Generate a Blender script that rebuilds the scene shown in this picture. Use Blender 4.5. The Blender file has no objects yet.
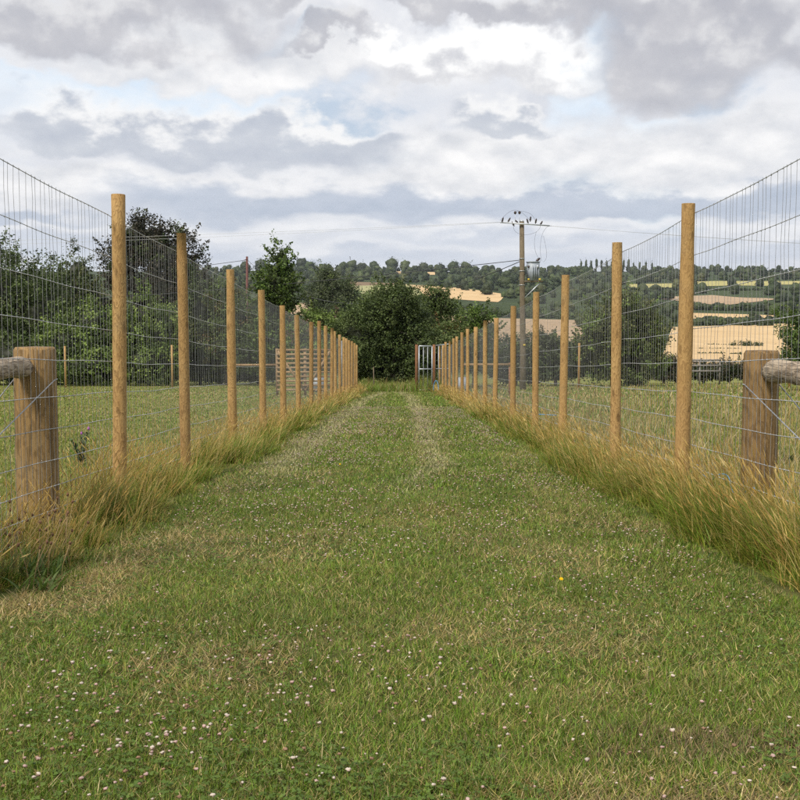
import bpy, math
import numpy as np

# ------------------------------------------------------------------ camera
SC = bpy.context.scene
F = 1100.0                       # focal length in pixels of an 800 px wide frame
PITCH = math.radians(4.16)
SLOPE = 0.0472                   # the lane falls gently away from the camera
EYE = 1.0
cam_data = bpy.data.cameras.new('camera')
cam_data.sensor_width = 36.0
cam_data.lens = 36.0 * F / 800.0
cam_data.clip_start = 0.1
cam_data.clip_end = 20000.0
cam = bpy.data.objects.new('camera', cam_data)
cam.location = (0, 0, EYE)
cam.rotation_euler = (math.pi / 2 - PITCH, 0, 0)
SC.collection.objects.link(cam)
SC.camera = cam

SKY = 0.05                       # exposure is +1, so 0.1 as seen
SUN_ELEV = math.radians(50)
SUN_AZ = math.radians(215)        # compass bearing measured from +Y towards +X
CP, SP = math.cos(PITCH), math.sin(PITCH)


def ray(u, v):
    a, b = (u - 400.0) / F, (400.0 - v) / F
    return np.array([a, CP + b * SP, b * CP - SP])


def at(u, v, Y):
    r = ray(u, v)
    return r * (Y / r[1]) + np.array([0, 0, EYE])


def proj(x, y, z):
    z = z - EYE
    d = y * CP - z * SP
    b = (y * SP + z * CP)
    return 400 + F * x / d, 400 - F * b / d


def az_el(u, v):
    r = ray(u, v)
    return math.atan2(r[0], r[1]), math.atan2(r[2], math.hypot(r[0], r[1]))


# ------------------------------------------------------------------ node helper
class NT:
    def __init__(s, tree):
        s.t = tree
        s.t.nodes.clear()

    def n(s, kind, props=None, **ins):
        nd = s.t.nodes.new(kind)
        for k, v in (props or {}).items():
            setattr(nd, k, v)
        for k, v in ins.items():
            key = int(k[1:]) if k[0] == '_' and k[1:].isdigit() else k.replace('_', ' ')
            s.put(nd.inputs[key], v)
        return nd

    def put(s, sock, v):
        if isinstance(v, bpy.types.NodeSocket):
            s.t.links.new(v, sock)
        else:
            sock.default_value = v

    def m(s, op, a, b=None, c=None, clamp=False):
        nd = s.t.nodes.new('ShaderNodeMath')
        nd.operation = op
        nd.use_clamp = clamp
        for i, v in enumerate((a, b, c)):
            if v is not None:
                s.put(nd.inputs[i], v)
        return nd.outputs[0]

    def mix(s, f, a, b):
        nd = s.t.nodes.new('ShaderNodeMix')
        nd.data_type = 'RGBA'
        s.put(nd.inputs[0], f)
        s.put(nd.inputs[6], a if isinstance(a, bpy.types.NodeSocket) else (*a, 1) if len(a) == 3 else a)
        s.put(nd.inputs[7], b if isinstance(b, bpy.types.NodeSocket) else (*b, 1) if len(b) == 3 else b)
        return nd.outputs[2]

    def step(s, x, lo, hi, a=0.0, b=1.0):
        nd = s.t.nodes.new('ShaderNodeMapRange')
        nd.interpolation_type = 'SMOOTHSTEP'
        s.put(nd.inputs[0], x)
        s.put(nd.inputs[1], lo)
        s.put(nd.inputs[2], hi)
        s.put(nd.inputs[3], a)
        s.put(nd.inputs[4], b)
        return nd.outputs[0]

    def noise(s, vec, scale, detail=4, rough=0.55, dist=0.0, dims='3D'):
        nd = s.t.nodes.new('ShaderNodeTexNoise')
        nd.noise_dimensions = dims
        s.put(nd.inputs['Vector'], vec)
        nd.inputs['Scale'].default_value = scale
        nd.inputs['Detail'].default_value = detail
        nd.inputs['Roughness'].default_value = rough
        nd.inputs['Distortion'].default_value = dist
        return nd.outputs[0]

    def vec(s, x, y, z):
        nd = s.t.nodes.new('ShaderNodeCombineXYZ')
        for i, v in enumerate((x, y, z)):
            s.put(nd.inputs[i], v)
        return nd.outputs[0]

    def sep(s, v):
        nd = s.t.nodes.new('ShaderNodeSeparateXYZ')
        s.put(nd.inputs[0], v)
        return nd.outputs


# ------------------------------------------------------------------ world: broken cloud over a Nishita sky
def build_world():
    w = bpy.data.worlds.new('World')
    SC.world = w
    w.use_nodes = True
    g = NT(w.node_tree)
    sky = g.n('ShaderNodeTexSky', dict(sky_type='NISHITA', sun_disc=False, sun_elevation=SUN_ELEV,
                                       sun_rotation=SUN_AZ, air_density=1.0, dust_density=1.5, ozone_density=1.0))
    d = g.n('ShaderNodeTexCoord').outputs['Generated']
    X, Y, Z = g.sep(d)[:3]
    az = g.m('ARCTAN2', X, Y)
    el = g.m('ARCSINE', Z)
    elc = g.m('MAXIMUM', el, 0.0)
    lg = g.m('LOGARITHM', g.m('ADD', elc, 0.07), math.e)          # clouds flatten towards the horizon
    # use the horizontal direction itself so that nothing tears behind the camera
    hl = g.m('SQRT', g.m('ADD', g.m('MULTIPLY', X, X), g.m('MULTIPLY', Y, Y)))
    hx = g.m('DIVIDE', X, g.m('MAXIMUM', hl, 1e-3))
    hy = g.m('DIVIDE', Y, g.m('MAXIMUM', hl, 1e-3))

    def q(k, kv, off, dl=0.0):
        return g.vec(g.m('MULTIPLY', hx, k), g.m('ADD', g.m('MULTIPLY', hy, k), off),
                     g.m('MULTIPLY', g.m('ADD', lg, dl), kv))

    # billow warp shared by all the cloud banks
    w1 = g.m('SUBTRACT', g.noise(q(11, 4.2, 3.1), 1.0, 7, 0.5), 0.5)
    w2 = g.m('SUBTRACT', g.noise(q(11, 4.2, 17.7), 1.0, 7, 0.5), 0.5)
    fine = g.noise(q(20, 8, 2.2), 1.0, 7, 0.52)
    azw = g.m('ADD', az, g.m('ADD', g.m('MULTIPLY', w1, 0.15), g.m('MULTIPLY', g.m('SUBTRACT', fine, 0.5), 0.05)))
    elw = g.m('ADD', el, g.m('MULTIPLY', g.m('ADD', g.m('MULTIPLY', w2, 0.52), g.m('MULTIPLY', g.m('SUBTRACT', fine, 0.5), 0.26)), g.m('ADD', elc, 0.03)))
    fdark = g.noise(q(20, 8, 2.2, 0.05), 1.0, 7, 0.52)
    relief = g.m('ADD', g.m('MULTIPLY', g.m('SUBTRACT', fine, fdark), 2.6), 0.5, clamp=True)   # tops of the billows catch the light
    puff = g.m('ADD', g.m('MULTIPLY', g.m('SUBTRACT', fine, 0.5), 2.2), 0.5, clamp=True)

    def bank(u, v, ru, rv, soft, flat):
        """elliptical bank of cloud at a fixed bearing; flat > 1 squares off its underside"""
        a0, e0 = az_el(u, v)
        dx = g.m('DIVIDE', g.m('SUBTRACT', azw, a0), ru / F)
        dy = g.m('DIVIDE', g.m('SUBTRACT', elw, e0), rv / F)
        if flat != 1.0:
            dy = g.m('MAXIMUM', dy, g.m('MULTIPLY', dy, -flat))
            r = g.m('SQRT', g.m('ADD', g.m('MULTIPLY', dx, dx), g.m('MULTIPLY', dy, dy)))
            dy = g.m('DIVIDE', g.m('SUBTRACT', elw, e0), rv / F)
        else:
            r = g.m('SQRT', g.m('ADD', g.m('MULTIPLY', dx, dx), g.m('MULTIPLY', dy, dy)))
        return g.step(r, 1.0 + soft * 0.6, max(0.05, 1.0 - soft * 0.8), 0.0, 1.0), dy

    # general cloud deck, the same in every direction
    da = g.noise(q(6.5, 2.8, 0.0), 1.0, 8, 0.53, 0.3)
    db = g.noise(q(6.5, 2.8, 0.0, 0.06), 1.0, 8, 0.53, 0.3)
    lit = g.m('ADD', g.m('MULTIPLY', g.m('SUBTRACT', da, db), 5.0), 0.5, clamp=True)
    cover = g.step(da, 0.36, 0.46)
    thick = g.step(da, 0.45, 0.66)
    body = g.mix(thick, (7.0, 7.3, 7.9), (4.9, 5.2, 6.0))
    deck = g.mix(lit, body, (8.6, 8.6, 8.75))
    hz = g.step(el, 0.16, 0.0)                                    # thin bright veil low down
    base = g.mix(g.m('ADD', g.m('MULTIPLY', hz, 0.35), 0.5), sky.outputs[0], (7.2, 7.9, 8.9))
    col = g.mix(g.m('MULTIPLY', cover, 0.92), base, deck)

    def lay(col, spec, c_lo, c_hi, amount, soft, flat=1.0, top=None, t0=-0.1, t1=0.75):
        for (u, v, ru, rv) in spec:
            mk, dy = bank(u, v, ru, rv, soft, flat)
            c = g.mix(g.m('ADD', g.m('MULTIPLY', puff, 0.45), g.m('MULTIPLY', relief, 0.55)), c_lo, c_hi)
            if top is not None:
                hgt = g.m('ADD', dy, g.m('ADD', g.m('MULTIPLY', g.m('SUBTRACT', relief, 0.5), 0.9), g.m('MULTIPLY', w1, 1.2)))
                c = g.mix(g.step(hgt, t0, t1), c, top)
            col = g.mix(g.m('MULTIPLY', mk, amount), col, c)
        return col

    blue = (6.6, 7.9, 9.3)
    # pale gaps
    col = lay(col, [(578, 62, 26, 64), (150, 98, 165, 14), (300, 46, 40, 10), (60, 108, 60, 10), (640, 118, 30, 16)], blue, (8.2, 8.8, 9.4), 0.9, 0.7)
    # bright heaps
    col = lay(col, [(640, 152, 230, 40), (440, 165, 100, 34), (150, 190, 250, 22), (250, 74, 200, 20)],
              (6.4, 6.6, 7.0), (9.8, 9.7, 9.6), 0.9, 0.55)
    # low bright streaks
    col = lay(col, [(560, 226, 330, 9), (150, 226, 260, 10), (640, 243, 200, 6), (330, 246, 200, 6)],
              (7.2, 7.45, 7.9), (8.7, 8.75, 8.9), 0.8, 0.95)
    col = lay(col, [(520, 238, 170, 9), (60, 244, 180, 10), (760, 250, 160, 9), (300, 258, 300, 9), (640, 264, 260, 8)],
              (5.5, 6.0, 6.9), (6.6, 7.0, 7.7), 0.85, 0.95)
    # mid grey-blue heaps
    col = lay(col, [(215, 143, 180, 36), (60, 130, 70, 34), (335, 134, 60, 20), (500, 126, 62, 20)],
              (4.7, 5.1, 5.9), (6.3, 6.6, 7.1), 0.92, 0.4, 1.6, (9.0, 9.0, 9.0), 0.05, 0.8)
    # the long blue-grey layer over the horizon
    col = lay(col, [(580, 203, 360, 13), (290, 203, 210, 21), (820, 197, 180, 14), (-40, 216, 150, 8)],
              (4.5, 5.1, 6.1), (5.6, 6.1, 7.0), 0.92, 0.55)
    # the bright cumulus and the heavy violet-grey banks overhead
    col = lay(col, [(75, 26, 195, 46), (712, 50, 138, 72), (420, 2, 200, 24), (330, 52, 60, 16), (650, 0, 140, 34)],
              (4.3, 4.4, 4.9), (5.9, 5.9, 6.2), 0.92, 0.55, 1.7, (7.4, 7.4, 7.5), 0.1, 1.1)
    col = lay(col, [(492, 64, 84, 42), (425, 74, 60, 26)], (5.9, 6.0, 6.4), (8.4, 8.4, 8.5), 0.97, 0.3, 1.7, (10.2, 10.2, 10.1), -0.5, 0.5)
    col = g.mix(0.18, col, (0, 0, 0))
    bg = g.n('ShaderNodeBackground', Color=col, Strength=SKY)
    g.n('ShaderNodeOutputWorld', Surface=bg.outputs[0])
    w.cycles.sampling_method = 'MANUAL'
    w.cycles.sample_map_resolution = 512


build_world()

sun_d = bpy.data.lights.new('sun', 'SUN')
sun_d.energy = 1.5
sun_d.angle = math.radians(11)
sun_d.color = (1.0, 0.93, 0.82)
sun = bpy.data.objects.new('sun', sun_d)
sun.rotation_euler = (math.pi / 2 - SUN_ELEV, 0, math.pi - SUN_AZ)
SC.collection.objects.link(sun)

SC.view_settings.view_transform = 'Standard'
SC.view_settings.look = 'None'
SC.view_settings.exposure = 1.4
SC.view_settings.gamma = 1.0
SC.view_settings.use_curve_mapping = False
SC.cycles.max_bounces = 6
SC.cycles.diffuse_bounces = 3
SC.cycles.transmission_bounces = 4
SC.cycles.transparent_max_bounces = 8
SC.cycles.volume_bounces = 0
SC.cycles.use_denoising = False

# ------------------------------------------------------------------ general helpers
RNG = np.random.default_rng(7)


def link(o, parent=None):
    SC.collection.objects.link(o)
    if parent is not None:
        o.parent = parent
    return o


def tag(o, label=None, cat=None, group=None, kind=None):
    for k, v in (('label', label), ('category', cat), ('group', group), ('kind', kind)):
        if v:
            o[k] = v
    return o


def empty(name, loc=(0, 0, 0), label=None, cat=None, group=None):
    o = bpy.data.objects.new(name, None)
    o.location = [float(c) for c in loc]
    o.empty_display_size = 0.2
    return tag(link(o), label, cat, group)


def make_mesh(name, V, Fc, mats, col=None, smooth=False, midx=None):
    """V (n,3); Fc an (m,3) or (m,4) array or a list of such arrays"""
    me = bpy.data.meshes.new(name)
    V = np.asarray(V, dtype=np.float32)
    if isinstance(Fc, np.ndarray):
        Fc = [Fc]
    Fc = [f for f in Fc if len(f)]
    loops = np.concatenate([f.ravel() for f in Fc]).astype(np.int32)
    tot = np.concatenate([np.full(len(f), f.shape[1]) for f in Fc]).astype(np.int32)
    start = np.concatenate([[0], np.cumsum(tot)[:-1]]).astype(np.int32)
    me.vertices.add(len(V))
    me.vertices.foreach_set('co', V.ravel())
    me.loops.add(len(loops))
    me.loops.foreach_set('vertex_index', loops)
    me.polygons.add(len(tot))
    me.polygons.foreach_set('loop_start', start)
    me.polygons.foreach_set('loop_total', tot)
    if smooth:
        me.polygons.foreach_set('use_smooth', np.ones(len(tot), dtype=bool))
    if midx is not None:
        me.polygons.foreach_set('material_index', np.asarray(midx, dtype=np.int32))
    if col is not None:
        a = me.color_attributes.new('tint', 'FLOAT_COLOR', 'POINT')
        c = np.ones((len(V), 4), dtype=np.float32)
        c[:, :3] = col
        a.data.foreach_set('color', c.ravel())
    me.update(calc_edges=True)
    for m_ in (mats if isinstance(mats, (list, tuple)) else [mats]):
        me.materials.append(m_)
    return me


def obj(name, me, parent=None, loc=(0, 0, 0), rot=(0, 0, 0), scale=(1, 1, 1)):
    o = bpy.data.objects.new(name, me)
    o.location = [float(c) for c in loc]
    o.rotation_euler = rot
    o.scale = scale
    return link(o, parent)


class MB:
    """collects shapes into one mesh"""

    def __init__(s):
        s.V, s.T, s.Q, s.n = [], [], [], 0

    def add(s, V, Fc):
        V = np.asarray(V, float)
        Fc = np.asarray(Fc, int) + s.n
        (s.T if Fc.shape[1] == 3 else s.Q).append(Fc)
        s.V.append(V)
        s.n += len(V)
        return s

    def box(s, c, size, rz=0.0, ax=None):
        h = np.array(size) / 2.0
        P = np.array([[x, y, z] for z in (-1, 1) for y in (-1, 1) for x in (-1, 1)], float) * h
        if ax is not None:
            P = P @ np.asarray(ax)
        ca, sa = math.cos(rz), math.sin(rz)
        P = np.stack([P[:, 0] * ca - P[:, 1] * sa, P[:, 0] * sa + P[:, 1] * ca, P[:, 2]], 1) + np.asarray(c)
        return s.add(P, [[0, 2, 3, 1], [4, 5, 7, 6], [0, 1, 5, 4], [1, 3, 7, 5], [3, 2, 6, 7], [2, 0, 4, 6]])

    def bar(s, a, b, w, h):
        """rectangular bar from a to b"""
        a, b = np.asarray(a, float), np.asarray(b, float)
        d = b - a
        L = np.linalg.norm(d)
        d = d / L
        up = np.array([0, 0, 1.0]) if abs(d[2]) < 0.95 else np.array([1.0, 0, 0])
        e1 = np.cross(d, up)
        e1 /= np.linalg.norm(e1)
        e2 = np.cross(e1, d)
        return s.box((a + b) / 2, (L, w, h), 0, np.stack([d, e1, e2]))

    def tube(s, pts, rad, n=8, caps=True):
        pts = np.asarray(pts, float)
        k = len(pts)
        rad = np.broadcast_to(np.asarray(rad, float), (k,))
        tan = np.gradient(pts, axis=0)
        tan /= np.maximum(np.linalg.norm(tan, axis=1, keepdims=True), 1e-9)
        ref = np.array([0, 0, 1.0]) if abs(tan[0][2]) < 0.9 else np.array([1.0, 0, 0])
        a = np.linspace(0, 2 * math.pi, n, endpoint=False)
        V = []
        e1 = np.cross(tan[0], ref)
        e1 /= np.linalg.norm(e1)
        for i in range(k):
            e1 = e1 - tan[i] * np.dot(e1, tan[i])
            e1 /= max(np.linalg.norm(e1), 1e-9)
            e2 = np.cross(tan[i], e1)
            V.append(pts[i] + rad[i] * (np.cos(a)[:, None] * e1 + np.sin(a)[:, None] * e2))
        V = np.concatenate(V)
        i = np.arange(k - 1)[:, None] * n
        j = np.arange(n)[None]
        j2 = (j + 1) % n
        Q = np.stack([i + j, i + j2, i + n + j2, i + n + j], -1).reshape(-1, 4)
        s.add(V, Q)
        if caps:
            b0 = s.n - k * n
            for r0, c, flip in ((0, pts[0], 1), ((k - 1) * n, pts[-1], 0)):
                ci = s.n
                s.V.append(np.array([c]))
                s.n += 1
                ring = b0 + r0 + np.arange(n)
                nx = np.roll(ring, -1)
                t = np.stack([nx, ring, np.full(n, ci)], 1) if flip else np.stack([ring, nx, np.full(n, ci)], 1)
                s.T.append(t)
        return s

    def blob(s, c, r, sub=1, jit=0.0, rng=None):
        P, T = ICO[sub]
        P = P.copy()
        if jit:
            P *= 1 + jit * (rng or RNG).uniform(-1, 1, (len(P), 1))
        return s.add(P * np.asarray(r) + np.asarray(c), T)

    def mesh(s, name, mat, smooth=False):
        fl = []
        if s.T:
            fl.append(np.concatenate(s.T))
        if s.Q:
            fl.append(np.concatenate(s.Q))
        return make_mesh(name, np.concatenate(s.V), fl, mat, smooth=smooth)

    def build(s, name, mat, parent=None, smooth=False, **kw):
        return obj(name, s.mesh(name, mat, smooth), parent, **kw)


def _ico():
    t = (1 + 5 ** 0.5) / 2
    P = np.array([[-1, t, 0], [1, t, 0], [-1, -t, 0], [1, -t, 0], [0, -1, t], [0, 1, t], [0, -1, -t], [0, 1, -t],
                  [t, 0, -1], [t, 0, 1], [-t, 0, -1], [-t, 0, 1]], float)
    P /= np.linalg.norm(P[0])
    T = np.array([[0, 11, 5], [0, 5, 1], [0, 1, 7], [0, 7, 10], [0, 10, 11], [1, 5, 9], [5, 11, 4], [11, 10, 2],
                  [10, 7, 6], [7, 1, 8], [3, 9, 4], [3, 4, 2], [3, 2, 6], [3, 6, 8], [3, 8, 9], [4, 9, 5],
                  [2, 4, 11], [6, 2, 10], [8, 6, 7], [9, 8, 1]])
    out = [(P, T)]
    for _ in range(2):
        P, T = out[-1]
        cache, P2, T2 = {}, list(P), []

        def mid(a, b):
            k = (min(a, b), max(a, b))
            if k not in cache:
                m_ = (P2[a] + P2[b]) / 2
                P2.append(m_ / np.linalg.norm(m_))
                cache[k] = len(P2) - 1
            return cache[k]
        for a, b, c in T:
            ab, bc, ca = mid(a, b), mid(b, c), mid(c, a)
            T2 += [[a, ab, ca], [b, bc, ab], [c, ca, bc], [ab, bc, ca]]
        out.append((np.array(P2), np.array(T2)))
    return out


ICO = _ico()


def vnoise(x, y, seed=0):
    x, y = np.asarray(x, float), np.asarray(y, float)
    xi, yi = np.floor(x).astype(np.int64), np.floor(y).astype(np.int64)
    fx, fy = x - xi, y - yi
    fx, fy = fx * fx * (3 - 2 * fx), fy * fy * (3 - 2 * fy)

    def h(a, b):
        n = (a * 374761393 + b * 668265263 + seed * 974711) & 0x7fffffff
        n = ((n ^ (n >> 13)) * 1274126177) & 0x7fffffff
        n = (n ^ (n >> 16)) & 0xffff
        return n / 65535.0
    return (h(xi, yi) * (1 - fx) + h(xi + 1, yi) * fx) * (1 - fy) + (h(xi, yi + 1) * (1 - fx) + h(xi + 1, yi + 1) * fx) * fy


def fbm(x, y, seed=0, o=4):
    s, a, t = 0.0, 0.5, 0.0
    for i in range(o):
        s = s + a * vnoise(np.asarray(x) * 2 ** i + 7.3 * i, np.asarray(y) * 2 ** i + 3.1 * i, seed + i)
        t += a
        a *= 0.5
    return s / t


def sstep(x, a, b):
    t = np.clip((np.asarray(x, float) - a) / (b - a), 0, 1)
    return t * t * (3 - 2 * t)


# ------------------------------------------------------------------ terrain height
_TY = np.array([110, 160, 220, 350, 600, 900, 1300, 1800, 2200, 2600, 3200, 4200, 6000.])
_TT = np.array([-SLOPE - 1 / 110., -.0512, -.0462, -.0340, -.0070, .0135, .0295, .0405, .0440, .0425, .034, .020, .006])
_fy = np.linspace(110, 6000, 2400)
_fz = EYE + _fy * np.interp(_fy, _TY, _TT)
_k = np.ones(41) / 41
_fzs = np.convolve(np.pad(_fz, 20, mode='edge'), _k, 'valid')
_w = sstep(_fy, 110, 200)
_fzs = _fz * (1 - _w) + _fzs * _w


def gz(x, y):
    x, y = np.asarray(x, float), np.asarray(y, float)
    near = -SLOPE * np.maximum(y, -60)
    z = np.where(y < 110, near, np.interp(y, _fy, _fzs))
    z = z + 0.045 * (fbm(x * 0.7, y * 0.7, 5, 3) - 0.5) * sstep(y, 3, 8) * sstep(300 - y, 0, 150)
    far = sstep(y, 180, 700)
    z = z + far * 7.0 * (fbm(x * 0.006 + 9, y * 0.004, 11, 3) - 0.5)
    return z


def hit(u, v):
    """where the line of sight through (u, v) meets the land beyond the hedges"""
    r = ray(u, v)
    Ys = np.geomspace(60, 5200, 4000)
    zz = EYE + r[2] / r[1] * Ys
    xx = r[0] / r[1] * Ys
    below = zz < gz(xx, Ys)
    i = int(np.argmax(below)) if below.any() else int(np.searchsorted(Ys, 2150))
    return np.array([xx[i], Ys[i], float(gz(xx[i], Ys[i]))])


# ------------------------------------------------------------------ materials
def new_mat(name):
    m_ = bpy.data.materials.new(name)
    m_.use_nodes = True
    return m_, NT(m_.node_tree)


def out(g, sh, disp=None):
    g.n('ShaderNodeOutputMaterial', Surface=sh)


def bump(g, h, strength, dist=0.01):
    return g.n('ShaderNodeBump', Strength=strength, Distance=dist, Height=h).outputs[0]


def mat_leafy(name, trans=0.3, rough=0.6, spec=0.25):
    m_, g = new_mat(name)
    c = g.n('ShaderNodeAttribute', dict(attribute_name='tint')).outputs['Color']
    p = g.n('ShaderNodeBsdfPrincipled', Base_Color=c, Roughness=rough)
    p.inputs['Specular IOR Level'].default_value = spec
    t = g.n('ShaderNodeBsdfTranslucent', Color=c)
    out(g, g.n('ShaderNodeMixShader', _0=trans, _1=p.outputs[0], _2=t.outputs[0]).outputs[0])
    return m_


def mat_wood(name, light, mid, dark, ring=46.0, knots=True, check=0.0, rough=0.75, axis='z'):
    m_, g = new_mat(name)
    tc = g.n('ShaderNodeTexCoord').outputs['Object']
    rnd = g.n('ShaderNodeObjectInfo').outputs['Random']
    x, y, z = g.sep(tc)[:3]
    if axis == 'y':
        y, z = z, y
    off = g.m('MULTIPLY', rnd, 57.0)
    # growth rings breaking through the turned face: contour lines of a stretched noise
    v1 = g.vec(g.m('ADD', x, off), y, g.m('ADD', g.m('MULTIPLY', z, 0.30), off))
    n1 = g.noise(v1, 10.0, 4.0, 0.55)
    rings = g.m('SINE', g.m('MULTIPLY', n1, ring))
    v2 = g.vec(g.m('ADD', x, off), y, g.m('MULTIPLY', z, 0.05))
    fine = g.noise(v2, 160.0, 3, 0.6)
    blot = g.noise(g.vec(x, y, g.m('ADD', g.m('MULTIPLY', z, 0.5), off)), 9.0, 3, 0.6)
    c = g.mix(g.step(blot, 0.3, 0.75), light, mid)
    c = g.mix(g.m('MULTIPLY', g.step(rings, 0.4, 1.0), 0.72), c, dark)
    c = g.mix(g.m('MULTIPLY', g.step(fine, 0.5, 0.72), 0.4), c, mid)
    h = g.m('ADD', g.m('MULTIPLY', rings, 0.25), fine)
    if knots:
        vz = g.vec(g.m('MULTIPLY', x, 1.0), g.m('MULTIPLY', y, 1.0), g.m('ADD', g.m('MULTIPLY', z, 0.42), off))
        vo = g.n('ShaderNodeTexVoronoi', dict(feature='F1'), Vector=vz, Scale=12.0)
        kn = g.step(g.m('ADD', vo.outputs['Distance'], g.m('MULTIPLY', g.m('SUBTRACT', n1, 0.5), 0.9)), 0.24, 0.06)
        c = g.mix(g.m('MULTIPLY', kn, 0.7), c, tuple(v * 0.55 for v in dark))
        h = g.m('SUBTRACT', h, kn)
    if check:
        ch = g.noise(g.vec(g.m('ADD', x, off), y, g.m('MULTIPLY', z, 0.02)), 42.0, 2, 0.5)
        ck = g.step(g.m('ABSOLUTE', g.m('SUBTRACT', ch, 0.5)), 0.035, 0.0)
        c = g.mix(g.m('MULTIPLY', ck, check), c, tuple(v * 0.3 for v in dark))
        h = g.m('SUBTRACT', h, g.m('MULTIPLY', ck, 1.5))
    r2 = g.m('FRACT', g.m('MULTIPLY', rnd, 13.7))
    c = g.mix(g.m('MULTIPLY', r2, 0.55), c, mid)
    c = g.mix(g.m('MULTIPLY', g.step(rnd, 0.6, 1.0), 0.35), c, tuple(v * 0.9 for v in dark))
    dirt = g.step(g.noise(g.vec(x, y, g.m('ADD', z, off)), 3.3, 4, 0.6), 0.5, 0.75)
    c = g.mix(g.m('MULTIPLY', dirt, 0.25), c, (0.22, 0.19, 0.12))
    p = g.n('ShaderNodeBsdfPrincipled', Base_Color=c, Roughness=rough, Normal=bump(g, h, 0.5, 0.006))
    p.inputs['Specular IOR Level'].default_value = 0.25
    out(g, p.outputs[0])
    return m_


def mat_plain(name, c1, c2=None, scale=20.0, rough=0.6, metal=0.0, bmp=0.2):
    m_, g = new_mat(name)
    tc = g.n('ShaderNodeTexCoord').outputs['Object']
    n1 = g.noise(tc, scale, 5, 0.6)
    c = g.mix(g.step(n1, 0.3, 0.7), c1, c2 or tuple(v * 0.75 for v in c1))
    p = g.n('ShaderNodeBsdfPrincipled', Base_Color=c, Roughness=rough, Metallic=metal, Normal=bump(g, n1, bmp, 0.01))
    out(g, p.outputs[0])
    return m_


def mat_ground(name, greens, straw, soil, s_straw=0.5, far=None):
    m_, g = new_mat(name)
    pos = g.n('ShaderNodeNewGeometry').outputs['Position']
    n_big = g.noise(pos, 0.22, 4, 0.6)
    n_mid = g.noise(pos, 1.7, 5, 0.65)
    n_fin = g.noise(pos, 23.0, 5, 0.7)
    n_vf = g.noise(pos, 120.0, 3, 0.7)
    c = g.mix(g.step(n_fin, 0.32, 0.68), greens[0], greens[1])
    c = g.mix(g.m('MULTIPLY', g.step(g.m('ADD', n_mid, g.m('MULTIPLY', g.m('SUBTRACT', n_big, 0.5), 0.8)), 0.42, 0.68), s_straw), c, straw)
    c = g.mix(g.m('MULTIPLY', g.step(n_vf, 0.55, 0.72), 0.5), c, straw)
    c = g.mix(g.m('MULTIPLY', g.step(g.m('MULTIPLY', n_fin, n_mid), 0.22, 0.12), 0.8), c, soil)
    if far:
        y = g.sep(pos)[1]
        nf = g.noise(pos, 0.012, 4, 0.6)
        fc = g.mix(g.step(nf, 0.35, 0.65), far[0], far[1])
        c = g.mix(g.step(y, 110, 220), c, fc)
    h = g.m('ADD', n_fin, g.m('MULTIPLY', n_vf, 0.4))
    p = g.n('ShaderNodeBsdfPrincipled', Base_Color=c, Roughness=0.95, Normal=bump(g, h, 0.8, 0.03))
    p.inputs['Specular IOR Level'].default_value = 0.1
    out(g, p.outputs[0])
    return m_


def mat_crop(name, c1, c2, rows=0.25, rz=0.3):
    m_, g = new_mat(name)
    pos = g.n('ShaderNodeNewGeometry').outputs['Position']
    x, y, z = g.sep(pos)[:3]
    a = g.m('ADD', g.m('MULTIPLY', x, math.cos(rz)), g.m('MULTIPLY', y, math.sin(rz)))
    n1 = g.noise(pos, 0.02, 5, 0.6)
    n2 = g.noise(g.vec(a, g.m('MULTIPLY', y, 0.05), 0.0), 0.35, 3, 0.6)
    tram = g.step(g.m('ABSOLUTE', g.m('SUBTRACT', g.m('FRACT', g.m('DIVIDE', a, 24.0)), 0.5)), 0.03, 0.015)
    c = g.mix(g.step(n1, 0.35, 0.65), c1, c2)
    c = g.mix(g.m('MULTIPLY', g.step(n2, 0.4, 0.7), rows), c, tuple(v * 0.7 for v in c2))
    c = g.mix(g.m('MULTIPLY', tram, 0.35), c, tuple(v * 0.6 for v in c2))
    p = g.n('ShaderNodeBsdfPrincipled', Base_Color=c, Roughness=0.95)
    p.inputs['Specular IOR Level'].default_value = 0.1
    out(g, p.outputs[0])
    return m_


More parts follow.
